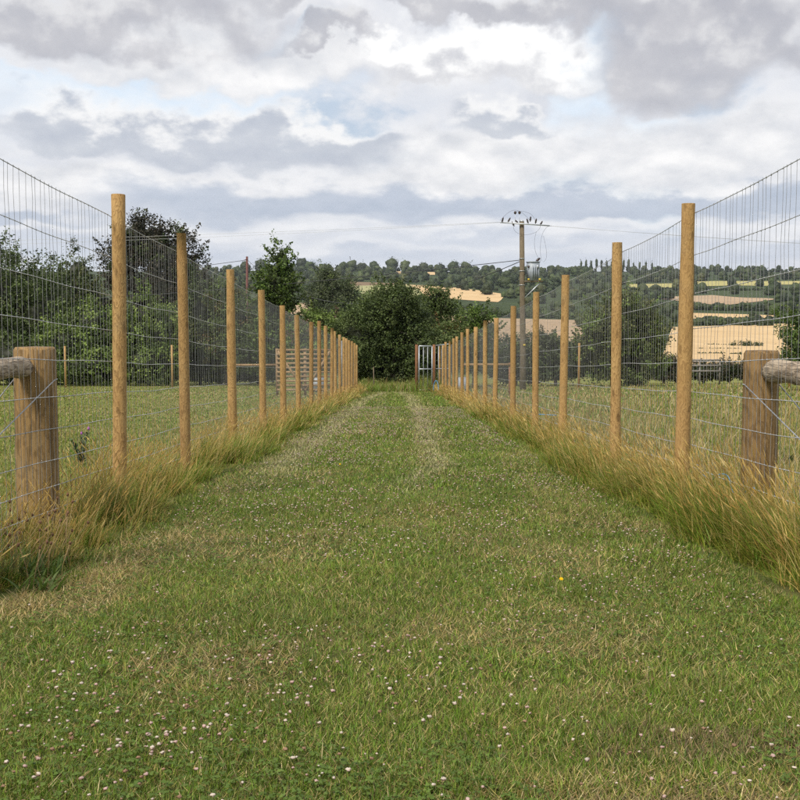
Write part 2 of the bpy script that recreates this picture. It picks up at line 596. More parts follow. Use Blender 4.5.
M = dict(
    grass=mat_leafy('grass_blade', 0.38, 0.5, 0.35),
    leaf=mat_leafy('leaf', 0.28, 0.55, 0.3),
    petal=mat_leafy('petal', 0.25, 0.8, 0.1),
    post=mat_wood('post_wood', (0.47, 0.305, 0.125), (0.36, 0.215, 0.08), (0.17, 0.09, 0.032), 88),
    strainer=mat_wood('strainer_wood', (0.35, 0.225, 0.095), (0.25, 0.155, 0.062), (0.10, 0.06, 0.028), 34, True, 0.9),
    endgrain=mat_wood('end_grain', (0.30, 0.20, 0.10), (0.22, 0.14, 0.07), (0.10, 0.06, 0.03), 60, False),
    log=mat_wood('log_wood', (0.50, 0.41, 0.31), (0.36, 0.285, 0.205), (0.12, 0.085, 0.055), 26, True, 0.8, 0.9, 'y'),
    polewood=mat_wood('pole_wood', (0.21, 0.17, 0.115), (0.15, 0.12, 0.08), (0.07, 0.05, 0.035), 20, False, 0.6, 0.9),
    gatewood=mat_wood('gate_wood', (0.42, 0.29, 0.16), (0.32, 0.21, 0.11), (0.17, 0.10, 0.05)),
    greywood=mat_wood('grey_wood', (0.30, 0.27, 0.25), (0.22, 0.20, 0.185), (0.10, 0.09, 0.08), 20, False, 0.6),
    redwood=mat_wood('stained_post', (0.30, 0.15, 0.07), (0.22, 0.10, 0.045), (0.10, 0.045, 0.02)),
    wire=mat_plain('galvanised_wire', (0.50, 0.51, 0.52), (0.32, 0.325, 0.33), 40, 0.5, 0.35, 0.0),
    stay=mat_plain('dull_stay_wire', (0.30, 0.305, 0.31), (0.20, 0.20, 0.205), 40, 0.6, 0.3, 0.0),
    galv=mat_plain('galvanised_steel', (0.50, 0.53, 0.56), (0.38, 0.40, 0.43), 6, 0.45, 0.5, 0.05),
    trough=mat_plain('trough_steel', (0.42, 0.46, 0.50), (0.30, 0.33, 0.36), 5, 0.5, 0.3, 0.1),
    cable=mat_plain('dark_cable', (0.05, 0.05, 0.055), None, 10, 0.6, 0.0, 0.0),
    trafo=mat_plain('transformer_paint', (0.34, 0.38, 0.42), (0.27, 0.30, 0.34), 4, 0.5, 0.0, 0.05),
    ceramic=mat_plain('brown_ceramic', (0.05, 0.03, 0.025), None, 10, 0.25, 0.0, 0.0),
    yellow=mat_plain('yellow_plate', (0.65, 0.48, 0.05), None, 10, 0.5, 0.0, 0.0),
    rust=mat_plain('rust_red_paint', (0.13, 0.045, 0.035), (0.09, 0.03, 0.025), 8, 0.7, 0.0, 0.2),
    blue=mat_plain('blue_plastic', (0.05, 0.24, 0.50), (0.07, 0.30, 0.55), 20, 0.4, 0.0, 0.0),
    bark=mat_plain('bark', (0.10, 0.08, 0.06), (0.055, 0.045, 0.035), 6, 0.95, 0.0, 0.6),
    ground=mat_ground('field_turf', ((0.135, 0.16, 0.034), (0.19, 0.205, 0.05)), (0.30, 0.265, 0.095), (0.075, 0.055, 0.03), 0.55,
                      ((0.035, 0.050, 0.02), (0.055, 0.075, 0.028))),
    path=mat_ground('mown_turf', ((0.055, 0.075, 0.016), (0.085, 0.105, 0.025)), (0.20, 0.165, 0.07), (0.045, 0.035, 0.018), 0.45),
)


# ------------------------------------------------------------------ land
def land():
    ys = np.concatenate([-np.geomspace(650, 4, 22), np.linspace(-3, 12, 60), np.geomspace(12.3, 110, 90), np.geomspace(113, 3400, 160)])
    a = np.concatenate([-np.geomspace(1.2, 0.62, 8), np.linspace(-0.6, 0.6, 121), np.geomspace(0.62, 1.2, 8)])
    A, Yg = np.meshgrid(a, ys)
    Xg = A * (np.abs(Yg) + 14)
    Zg = gz(Xg, Yg)
    V = np.stack([Xg, Yg, Zg], -1).reshape(-1, 3)
    n = len(a)
    i, j = np.meshgrid(np.arange(len(ys) - 1), np.arange(n - 1), indexing='ij')
    b = (i * n + j).ravel()
    o = obj('ground', make_mesh('ground', V, np.stack([b, b + 1, b + n + 1, b + n], 1), M['ground'], smooth=True))
    tag(o, 'dry green pasture on both sides of the lane and the hillside beyond', 'ground', kind='structure')
    xs = np.linspace(-1.75, 1.75, 36)
    ys = np.linspace(-3, 56, 300)
    Xg, Yg = np.meshgrid(xs, ys)
    edge = (fbm(Yg * 0.8, Yg * 0 + 3, 3) - 0.5) * 0.25
    Xg = Xg * (1 + edge)
    V = np.stack([Xg, Yg, gz(Xg, Yg) + 0.006], -1).reshape(-1, 3)
    n = len(xs)
    i, j = np.meshgrid(np.arange(len(ys) - 1), np.arange(n - 1), indexing='ij')
    b = (i * n + j).ravel()
    o = obj('path', make_mesh('path', V, np.stack([b, b + 1, b + n + 1, b + n], 1), M['path'], smooth=True))
    tag(o, 'wide mown grass path running straight away between two tall fences', 'path', kind='structure')


land()

WHEAT = mat_crop('ripe_wheat', (0.58, 0.42, 0.23), (0.52, 0.365, 0.19))
PINKW = mat_crop('stubble', (0.42, 0.31, 0.20), (0.37, 0.265, 0.165), 0.3, 0.1)
CREAM = mat_crop('pale_barley', (0.36, 0.34, 0.17), (0.30, 0.30, 0.14), 0.2, 0.5)
YELL = mat_crop('yellow_barley', (0.42, 0.37, 0.15), (0.36, 0.33, 0.13), 0.2, -0.4)
MEAD = mat_crop('meadow', (0.075, 0.135, 0.04), (0.095, 0.15, 0.045), 0.15, 0.2)
BROWN = mat_crop('brown_stubble', (0.22, 0.155, 0.09), (0.18, 0.125, 0.075), 0.3, 0.2)

FIELDS = [
    ('yellow_field', YELL, [(696, 281.8), (770, 281.2), (768, 286), (700, 286.6)], 'pale yellow strip field below the far wooded crest'),
    ('yellow_field', YELL, [(626, 284.2), (678, 283.4), (677, 287.8), (630, 288)], 'pale yellow strip field left of the tallest right post'),
    ('yellow_field', YELL, [(777, 281.4), (840, 281), (840, 284.6), (779, 284.8)], 'pale yellow strip field at the right edge of the view'),
    ('stubble_field', PINKW, [(640, 296.8), (712, 295.4), (778, 299.4), (722, 306)], 'pinkish tan stubble field halfway up the right hillside'),
    ('wheat_field', WHEAT, [(684, 313.2), (774, 315.8), (770, 321), (684, 319.4)], 'narrow golden wheat strip between two hedgerows on the right'),
    ('wheat_field', WHEAT, [(785, 317.8), (830, 318), (830, 321.2), (785, 321)], 'short golden wheat strip against the right edge'),
    ('wheat_field', WHEAT, [(672, 327.6), (815, 323.6), (815, 366), (655, 366)], 'large golden wheat field behind the right strainer post'),
    ('stubble_field', PINKW, [(440, 315.6), (578, 320.6), (588, 345), (455, 345)], 'pinkish stubble field behind the electricity pole'),
    ('barley_field', CREAM, [(346, 286.2), (409, 285.2), (428, 298), (372, 300)], 'pale cream green barley field above the central bush'),
    ('brown_field', BROWN, [(346, 281.4), (396, 283.8), (404, 285.4), (346, 286.2)], 'thin brown stubble strip along the top of the pale field'),
    ('wheat_field', WHEAT, [(404, 284.4), (506, 294.6), (498, 302.4), (427, 297)], 'golden wheat field sloping down behind the central trees'),
    ('meadow', MEAD, [(346, 289.5), (358, 290.5), (384, 299), (348, 300)], 'small bright green meadow left of the pale barley field'),
    ('stubble_field', PINKW, [(280, 302.4), (316, 303.6), (318, 316), (280, 316)], 'small pinkish field seen behind the left fence'),
    ('wheat_field', WHEAT, [(394.5, 271.6), (401, 271.6), (401, 274), (394.5, 274)], 'tiny golden field among the crest trees, left one'),
    ('wheat_field', WHEAT, [(427.5, 272.2), (435, 272.2), (435, 275), (427.5, 275)], 'tiny golden field among the crest trees, right one'),
]


def fields():
    for name, mat, q, label in FIELDS:
        P = [hit(*c)[:2] for c in q]
        n = 14
        s, t = np.meshgrid(np.linspace(0, 1, n), np.linspace(0, 1, n))
        s, t = s[..., None], t[..., None]
        G = (P[0] * (1 - s) + P[1] * s) * (1 - t) + (P[3] * (1 - s) + P[2] * s) * t
        V = np.concatenate([G, gz(G[..., 0], G[..., 1])[..., None] + 0.35], -1).reshape(-1, 3)
        i, j = np.meshgrid(np.arange(n - 1), np.arange(n - 1), indexing='ij')
        b = (i * n + j).ravel()
        o = obj(name, make_mesh(name, V, np.stack([b, b + n, b + n + 1, b + 1], 1), mat, smooth=True))
        tag(o, label, 'field', kind='structure')


fields()


def in_poly(u, v, q):
    q = np.asarray(q)
    ins = np.zeros(np.shape(u), bool)
    for k in range(len(q)):
        x1, y1 = q[k]
        x2, y2 = q[(k + 1) % len(q)]
        c = ((y1 > v) != (y2 > v)) & (u < (x2 - x1) * (v - y1) / (y2 - y1 + 1e-12) + x1)
        ins ^= c
    return ins


# ------------------------------------------------------------------ foliage
GREENS = dict(
    dark=[(0.040, 0.060, 0.018), (0.055, 0.078, 0.022), (0.072, 0.100, 0.028), (0.090, 0.118, 0.038)],
    mid=[(0.060, 0.090, 0.026), (0.078, 0.115, 0.030), (0.100, 0.140, 0.038), (0.120, 0.155, 0.050)],
    light=[(0.14, 0.205, 0.045), (0.18, 0.25, 0.055), (0.22, 0.29, 0.07), (0.155, 0.215, 0.055)],
    olive=[(0.075, 0.092, 0.028), (0.105, 0.120, 0.038), (0.130, 0.142, 0.048), (0.085, 0.102, 0.034)],
    grey=[(0.070, 0.088, 0.042), (0.090, 0.108, 0.052), (0.060, 0.078, 0.036), (0.105, 0.122, 0.060)],
    copper=[(0.035, 0.032, 0.020), (0.050, 0.042, 0.026), (0.028, 0.030, 0.018), (0.060, 0.052, 0.030)],
    fresh=[(0.085, 0.140, 0.026), (0.115, 0.175, 0.034), (0.060, 0.098, 0.020), (0.14, 0.195, 0.045)],
    autumn=[(0.12, 0.11, 0.03), (0.15, 0.10, 0.035), (0.09, 0.12, 0.03), (0.13, 0.14, 0.04)],
    pink=[(0.10, 0.13, 0.035), (0.13, 0.16, 0.04), (0.16, 0.10, 0.07), (0.085, 0.12, 0.03)],
    scrub=[(0.085, 0.075, 0.042), (0.065, 0.068, 0.032), (0.11, 0.085, 0.052), (0.055, 0.062, 0.028)],
)


def join(parts):
    V, Fs, C, k = [], [], [], 0
    for v, f, c in parts:
        V.append(v)
        Fs.append(f + k)
        C.append(c)
        k += len(v)
    return np.concatenate(V), np.concatenate(Fs), np.concatenate(C)


def unit(n, rng):
    v = rng.normal(size=(n, 3))
    return v / np.linalg.norm(v, axis=1, keepdims=True)


def leaf_mesh(C, Nrm, size, cols, rng, aspect=0.55):
    """one bent leaf (two triangles folded on the midrib) per centre"""
    n = len(C)
    Nrm = Nrm / np.maximum(np.linalg.norm(Nrm, axis=1, keepdims=True), 1e-9)
    r = unit(n, rng)
    t = np.cross(Nrm, r)
    t /= np.maximum(np.linalg.norm(t, axis=1, keepdims=True), 1e-9)
    b = np.cross(Nrm, t)
    s = np.asarray(size).reshape(-1, 1) * rng.uniform(0.65, 1.3, (n, 1))
    k = s * aspect * 0.5
    V = np.stack([C - t * s * 0.5, C + b * k + Nrm * k * 0.4, C + t * s * 0.5, C - b * k + Nrm * k * 0.4], 1).reshape(-1, 3)
    i = np.arange(n)[:, None] * 4
    Fc = np.concatenate([i + [[0, 1, 2]], i + [[0, 2, 3]]])
    return V, Fc, np.repeat(cols, 4, axis=0)


def crown_points(lobes, n, clump, rng, per=45, shoots=0.12, hollow=0.5):
    L = np.asarray(lobes, float)
    wgt = (L[:, 3] * L[:, 4] * L[:, 5]) ** 0.67
    nc = max(4, n // per)
    li = rng.choice(len(L), nc, p=wgt / wgt.sum())
    dr = unit(nc, rng)
    rr = hollow + (1 - hollow) * rng.random((nc, 1)) ** 0.6
    # uneven outline: the radius of each lobe varies with bearing
    wob = 1 + 0.22 * np.sin(dr[:, :1] * 5 + li[:, None] * 1.7) * np.cos(dr[:, 2:3] * 4 + li[:, None])
    cc = L[li, :3] + dr * rr * wob * L[li, 3:6]
    ci = rng.integers(0, nc, n)
    cr = clump * rng.uniform(0.5, 1.4, nc)
    off = rng.normal(size=(n, 3)) * np.array([1, 1, 0.7]) * cr[ci][:, None] * 0.6
    # shoots: some clumps are drawn out into leafy twigs
    sh = rng.random(nc) < shoots
    sd = dr * np.array([0.9, 0.9, 0.4]) + np.array([0, 0, 0.75])
    tt = rng.random(n)[:, None] * clump * 2.2
    off = np.where(sh[ci][:, None], off * 0.33 + sd[ci] * tt, off)
    return cc[ci] + off, dr[ci], ci, nc, cc


def tree(name, label, cat, base, lobes, n, leaf, clump, pal, trunks=((0, 0, 0.14),), group=None, seed=1, per=45,
         shoots=0.12, mix=None, hollow=0.5, aspect=0.55, limbs=14, core_s=0.46):
    """lobes in metres about the base; trunks = (dx, dy, radius)"""
    rng = np.random.default_rng(seed)
    n, leaf = int(n * 1.15), leaf * 1.25
    root = empty(name, base, label, cat, group)
    P, dr, ci, nc, cc = crown_points(lobes, n, clump, rng, per, shoots, hollow)
    P[:, 2] = np.maximum(P[:, 2], 0.05 + 0.2 * rng.random(len(P)))
    pal_a = np.array(GREENS[pal])
    pc = pal_a[rng.integers(0, len(pal_a), nc)] * rng.uniform(0.8, 1.2, (nc, 1))
    col = pc[ci] * rng.uniform(0.75, 1.3, (n, 1))
    if mix:
        p2 = np.array(GREENS[mix[0]])
        sel = rng.random(nc) < mix[1]
        pc2 = p2[rng.integers(0, len(p2), nc)]
        col = np.where(sel[ci][:, None], pc2[ci] * rng.uniform(0.8, 1.25, (n, 1)), col)
    Nn = unit(n, rng) + dr * 0.5 + np.array([0, 0, 0.55])
    V, Fc, cl = leaf_mesh(P, Nn, np.full(n, leaf), col, rng, aspect)
    core = [(V, Fc, cl)]
    for lb in lobes:                                   # opaque blobs added for inner twigs, the crown's inner shade put into their colour
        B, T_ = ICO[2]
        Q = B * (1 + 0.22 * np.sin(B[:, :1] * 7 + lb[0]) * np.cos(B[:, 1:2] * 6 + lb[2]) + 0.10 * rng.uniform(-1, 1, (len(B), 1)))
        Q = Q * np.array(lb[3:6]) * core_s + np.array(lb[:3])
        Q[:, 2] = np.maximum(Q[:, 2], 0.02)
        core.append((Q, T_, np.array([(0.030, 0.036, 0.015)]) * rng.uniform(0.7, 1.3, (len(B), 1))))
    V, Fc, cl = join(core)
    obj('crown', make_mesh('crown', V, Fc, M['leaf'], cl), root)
    tb = MB()
    L = np.asarray(lobes, float)
    top = L[:, 2].max()
    for (dx, dy, r) in trunks:
        tgt = np.array([dx * 0.4 + L[:, 0].mean() * 0.6, dy, top])
        k = 6
        pts = [np.array([dx, dy, -0.3]) * (1 - s) + tgt * s + np.append(rng.normal(0, 0.04, 2) * top * 0.25 * s, 0) for s in np.linspace(0, 1, k)]
        tb.tube(pts, np.linspace(r, r * 0.25, k), 7)
        for _ in range(max(2, limbs // len(trunks))):
            e = cc[rng.integers(0, len(cc))]
            s = rng.uniform(0.25, 0.8)
            a = pts[0] * (1 - s) + pts[-1] * s
            m_ = (a + e) / 2 + np.array([0, 0, 0.12 * np.linalg.norm(e - a)])
            rb = r * (1 - 0.8 * s) * 0.5
            tb.tube([a, m_, e], [rb, rb * 0.65, rb * 0.2], 5)
    tb.build('trunk', M['bark'], root, smooth=True)
    return root


def gpt(u, Y):
    """a point of the near pasture seen in column u at distance Y"""
    x = (u - 400) / F * Y * 1.0
    return np.array([x, Y, float(gz(x, Y))])


def lobes_px(base, Y, spec, depth=0.8):
    """spec: list of (u, v, ru, rv) -> lobes about base at distance Y (ru, rv in photo pixels)"""
    o = []
    for k, (u, v, ru, rv) in enumerate(spec):
        c = at(u, v, Y) - base
        rx, rz = ru / F * Y, rv / F * Y
        o.append((c[0], c[1] + (0.35 * rx * (-1) ** k), c[2], rx, rx * depth, rz))
    return o


def px_tree(name, label, cat, u0, Y, spec, n, leaf, clump, pal, **kw):
    b = gpt(u0, Y)
    return tree(name, label, cat, b, lobes_px(b, Y, spec), n, leaf, clump, pal, **kw)


def near_trees():
    # left hand boundary
    px_tree('hedge_tree', 'big dark green tree filling the left edge behind the netting', 'tree', 10, 84,
            [(5, 300, 62, 62), (45, 320, 38, 48), (-30, 290, 60, 60), (20, 355, 70, 32)], 34000, 0.18, 0.55, 'dark', seed=11,
            trunks=((-1, 0, .2), (1.5, 0, .16)), mix=('mid', 0.35))
    px_tree('hedge_tree', 'rounded dark tree top left of the copper tree', 'tree', 76, 100,
            [(76, 275, 20, 28), (66, 300, 30, 30), (92, 310, 30, 40), (76, 350, 44, 34)], 15000, 0.19, 0.55, 'dark', seed=12, mix=('olive', 0.3))
    px_tree('copper_tree', 'tall dark copper leaved tree rising behind the second left post', 'tree', 158, 92,
            [(150, 245, 36, 30), (176, 262, 30, 32), (120, 262, 24, 30), (158, 295, 46, 40), (135, 232, 20, 16), (190, 285, 24, 34),
             (160, 340, 50, 34)],
            36000, 0.18, 0.5, 'copper', seed=13, trunks=((0, 0, .28),), shoots=0.12, mix=('dark', 0.2))
    px_tree('elder_bush', 'light green bush left of the nearest left post', 'bush', 92, 79,
            [(92, 325, 34, 30), (70, 345, 30, 26), (112, 338, 26, 30), (92, 365, 48, 20)], 14000, 0.15, 0.42, 'light', seed=14,
            trunks=((0, 0, .1), (.8, 0, .08)), mix=('mid', 0.45), shoots=0.2)
    px_tree('elder_bush', 'light green bush between the first two left posts', 'bush', 148, 79,
            [(146, 318, 24, 26), (165, 330, 20, 26), (134, 335, 20, 24), (150, 362, 34, 22)], 12000, 0.15, 0.4, 'light', seed=15,
            trunks=((0, 0, .1), (.7, 0, .08)), mix=('mid', 0.35), shoots=0.22)
    px_tree('hedge_bush', 'dark shady bush between second and third left posts', 'bush', 200, 84,
            [(200, 318, 24, 40), (190, 350, 30, 32), (216, 345, 20, 34)], 13000, 0.16, 0.45, 'dark', seed=16, mix=('olive', 0.3))
    px_tree('hedge_bush', 'yellow green topped bush left of the third left post', 'bush', 226, 82,
            [(225, 302, 20, 22), (238, 325, 20, 30), (222, 350, 30, 30)], 12000, 0.15, 0.42, 'mid', seed=17, mix=('autumn', 0.35), shoots=0.2)
    px_tree('ash_tree', 'upright young tree with loose shoots behind the left fence', 'tree', 277, 72,
            [(281, 262, 10, 20), (275, 285, 15, 22), (288, 290, 10, 20), (264, 298, 10, 16), (278, 315, 16, 22), (270, 335, 18, 20)],
            11000, 0.16, 0.36, 'fresh', seed=18, trunks=((0, 0, .1),), shoots=0.4, mix=('dark', 0.4), per=30)
    px_tree('hedge_bush', 'green bush under the upright young tree', 'bush', 262, 80,
            [(262, 335, 22, 22), (250, 350, 24, 26), (280, 350, 24, 24)], 10000, 0.15, 0.42, 'mid', seed=19, mix=('dark', 0.4))
    px_tree('bramble_bush', 'bright green and pink tinged bush behind the left fence end', 'bush', 318, 70,
            [(318, 328, 20, 18), (302, 338, 16, 18), (336, 335, 18, 20), (318, 352, 30, 18)], 12000, 0.14, 0.38, 'light', seed=20,
            mix=('pink', 0.5), shoots=0.2)
    px_tree('bramble_bush', 'low dark bush left of the path end', 'bush', 300, 88,
            [(300, 350, 26, 18), (325, 355, 26, 18)], 8000, 0.15, 0.4, 'mid', seed=21, mix=('dark', 0.3))
    px_tree('oak_tree', 'rounded grey green tree standing beyond the left hedge', 'tree', 333, 190,
            [(333, 288, 22, 18), (318, 298, 16, 14), (348, 297, 14, 14), (333, 312, 28, 16), (326, 276, 12, 9)], 20000, 0.24, 0.8, 'grey',
            seed=22, trunks=((0, 0, .4),), mix=('mid', 0.3))
    # the dark thicket that closes the lane
    px_tree('thicket_bush', 'large dark hawthorn thicket closing the end of the path', 'bush', 385, 61,
            [(385, 322, 36, 32), (360, 338, 28, 30), (410, 335, 30, 32), (398, 303, 20, 18), (388, 360, 48, 26), (430, 355, 26, 26), (352, 362, 22, 22)],
            60000, 0.105, 0.32, 'mid', seed=23, trunks=((-1, 0, .1), (0.5, 0, .12), (1.5, 0, .1)), shoots=0.14, mix=('dark', 0.45))
    px_tree('thorn_tree', 'thin thorn tree poking above the dark thicket, left one', 'tree', 392, 66,
            [(397, 292, 10, 10), (390, 304, 16, 14), (383, 312, 14, 14)], 5200, 0.13, 0.3, 'dark', seed=24, shoots=0.4, mix=('olive', 0.3), per=26)
    px_tree('thorn_tree', 'dense thorn tree poking above the dark thicket, right one', 'tree', 440, 67,
            [(437, 300, 13, 15), (447, 308, 9, 11), (434, 322, 18, 20), (448, 334, 14, 16), (440, 352, 22, 22)], 14000, 0.11, 0.32, 'mid', seed=25,
            shoots=0.3, mix=('mid', 0.3), per=32)
    px_tree('hedge_bush', 'reddish tinged bush above the metal gate', 'bush', 447, 64,
            [(446, 338, 18, 16), (455, 350, 18, 16)], 7000, 0.125, 0.34, 'autumn', seed=26, mix=('mid', 0.4))
    px_tree('hedge_bush', 'bright green bush behind the far right fence posts', 'bush', 474, 74,
            [(472, 322, 17, 14), (484, 316, 10, 9), (462, 334, 20, 16), (484, 336, 16, 14), (472, 356, 28, 20)], 12000, 0.14, 0.36, 'fresh', seed=27,
            shoots=0.25, mix=('dark', 0.3))
    # right hand boundary
    px_tree('hedge_bush', 'grey green bush at the foot of the electricity pole', 'bush', 515, 79,
            [(505, 358, 26, 20), (530, 352, 22, 20), (520, 370, 36, 14)], 11000, 0.15, 0.4, 'grey', seed=28, mix=('olive', 0.3))
    px_tree('hedge_bush', 'loose grey green bush right of the electricity pole', 'bush', 556, 77,
            [(548, 350, 18, 18), (566, 356, 20, 18), (556, 368, 30, 14), (542, 342, 8, 10)], 11000, 0.15, 0.4, 'grey', seed=29, mix=('mid', 0.3), shoots=0.2)
    px_tree('hawthorn_bush', 'tall rounded bush behind the second and third right posts', 'bush', 626, 76,
            [(628, 322, 30, 28), (605, 330, 24, 26), (648, 335, 22, 28), (622, 305, 18, 14), (626, 360, 44, 26), (594, 352, 20, 28)], 30000, 0.15, 0.45, 'olive',
            seed=30, mix=('light', 0.25), shoots=0.16, trunks=((-1, 0, .12), (1, 0, .1)))
    for k, (u, w, h) in enumerate([(676, 20, 13), (704, 20, 12), (730, 20, 13), (752, 16, 12), (664, 16, 18), (780, 24, 14), (812, 24, 16)]):
        lab = ['brown scrub below the tall bush, right side', 'brown scrub around the grey rails', 'brown scrub left of the right strainer post',
               'brown scrub directly behind the right strainer post', 'taller brown scrub touching the tall bush',
               'brown scrub under the right edge tree', 'brown scrub at the far right edge'][k]
        px_tree('scrub_bush', lab, 'bush', u, 92, [(u, 378 - h * 0.55, w * 0.7, h * 0.62), (u - w * .4, 378 - h * 0.4, w * 0.5, h * 0.5), (u + w * .45, 378 - h * 0.4, w * 0.5, h * 0.5)],
                4800, 0.15, 0.34, 'scrub', seed=40 + k, mix=('dark', 0.3), shoots=0.3, group='brown scrub along the right hand boundary')
    px_tree('field_maple', 'bright green leaved tree entering at the right edge', 'tree', 812, 58,
            [(815, 325, 26, 20), (798, 345, 20, 20), (830, 350, 30, 26), (805, 366, 24, 18)], 13000, 0.13, 0.36, 'fresh', seed=50, shoots=0.25, mix=('mid', 0.4))
    # ragged hedge foot on the left
    for k, (u, w, h, pal) in enumerate([(-10, 40, 24, 'dark'), (35, 36, 22, 'mid'), (72, 30, 20, 'scrub'), (110, 34, 22, 'dark'), (150, 34, 20, 'mid'),
                                        (186, 30, 22, 'scrub'), (222, 30, 22, 'dark'), (258, 30, 20, 'mid')]):
        lab = ['low dark hedge bush at the left edge of the pasture', 'low green hedge bush behind the left strainer post',
               'low reddish brown hedge bush right of the left strainer post', 'low dark hedge bush behind the nearest left post',
               'low green hedge bush between the first two left posts', 'low brown hedge bush behind the second left post',
               'low dark hedge bush left of the third left post', 'low green hedge bush behind the slatted gate rail'][k]
        px_tree('hedge_bush', lab, 'bush', u, 90, [(u, 380 - h * 0.5, w * 0.6, h * 0.6), (u - w * .4, 380 - h * 0.4, w * 0.5, h * 0.5), (u + w * .4, 380 - h * 0.4, w * 0.5, h * 0.5)],
                5200, 0.16, 0.4, pal, seed=60 + k, mix=('olive', 0.3), group='low hedge along the left boundary')


near_trees()


# ------------------------------------------------------------------ far woods
def far_crown(rng, x, y, z, h, r, n, size, pal, tall=False):
    """leaf positions of one distant tree"""
    if tall:
        lob = [(0, 0, h * 0.55, r, r, h * 0.46)]
    else:
        lob = [(0, 0, h * 0.5, r * 0.85, r * 0.85, h * 0.48), (0, 0, h * 0.25, r, r, h * 0.3)]
        for _ in range(4):
            a = rng.uniform(0, 6.28)
            q_ = rng.uniform(0.3, 0.6)
            lob.append((math.cos(a) * r * q_, math.sin(a) * r * q_, h * rng.uniform(0.35, 0.7), r * rng.uniform(.4, .6), r * rng.uniform(.4, .6), h * rng.uniform(.2, .3)))
    P, dr, ci, nc, cc = crown_points(lob, n, r * 0.25, rng, 12, 0.05, 0.55)
    p = np.array(GREENS[pal])
    base = p[rng.integers(0, len(p))] * rng.uniform(0.55, 0.95)
    col = base * rng.uniform(0.75, 1.3, (nc, 1))[ci] * rng.uniform(0.85, 1.15, (n, 1))
    Nn = unit(n, rng) * 0.8 + dr * 0.8 + np.array([0, 0, 0.4])
    parts = [leaf_mesh(P, Nn, np.full(n, size), col, rng, 0.8)]
    for q_, lb in enumerate(lob):
        B, T_ = ICO[1 if q_ == 0 and len(lob) > 1 else 0]
        Q = B * (1 + 0.2 * rng.uniform(-1, 1, (len(B), 1))) * np.array(lb[3:6]) * 0.86 + np.array(lb[:3])
        parts.append((Q, T_, base * rng.uniform(0.8, 1.1, (len(B), 1))))
    V, Fc, C = join(parts)
    return V + np.array([x, y, z]), Fc, C


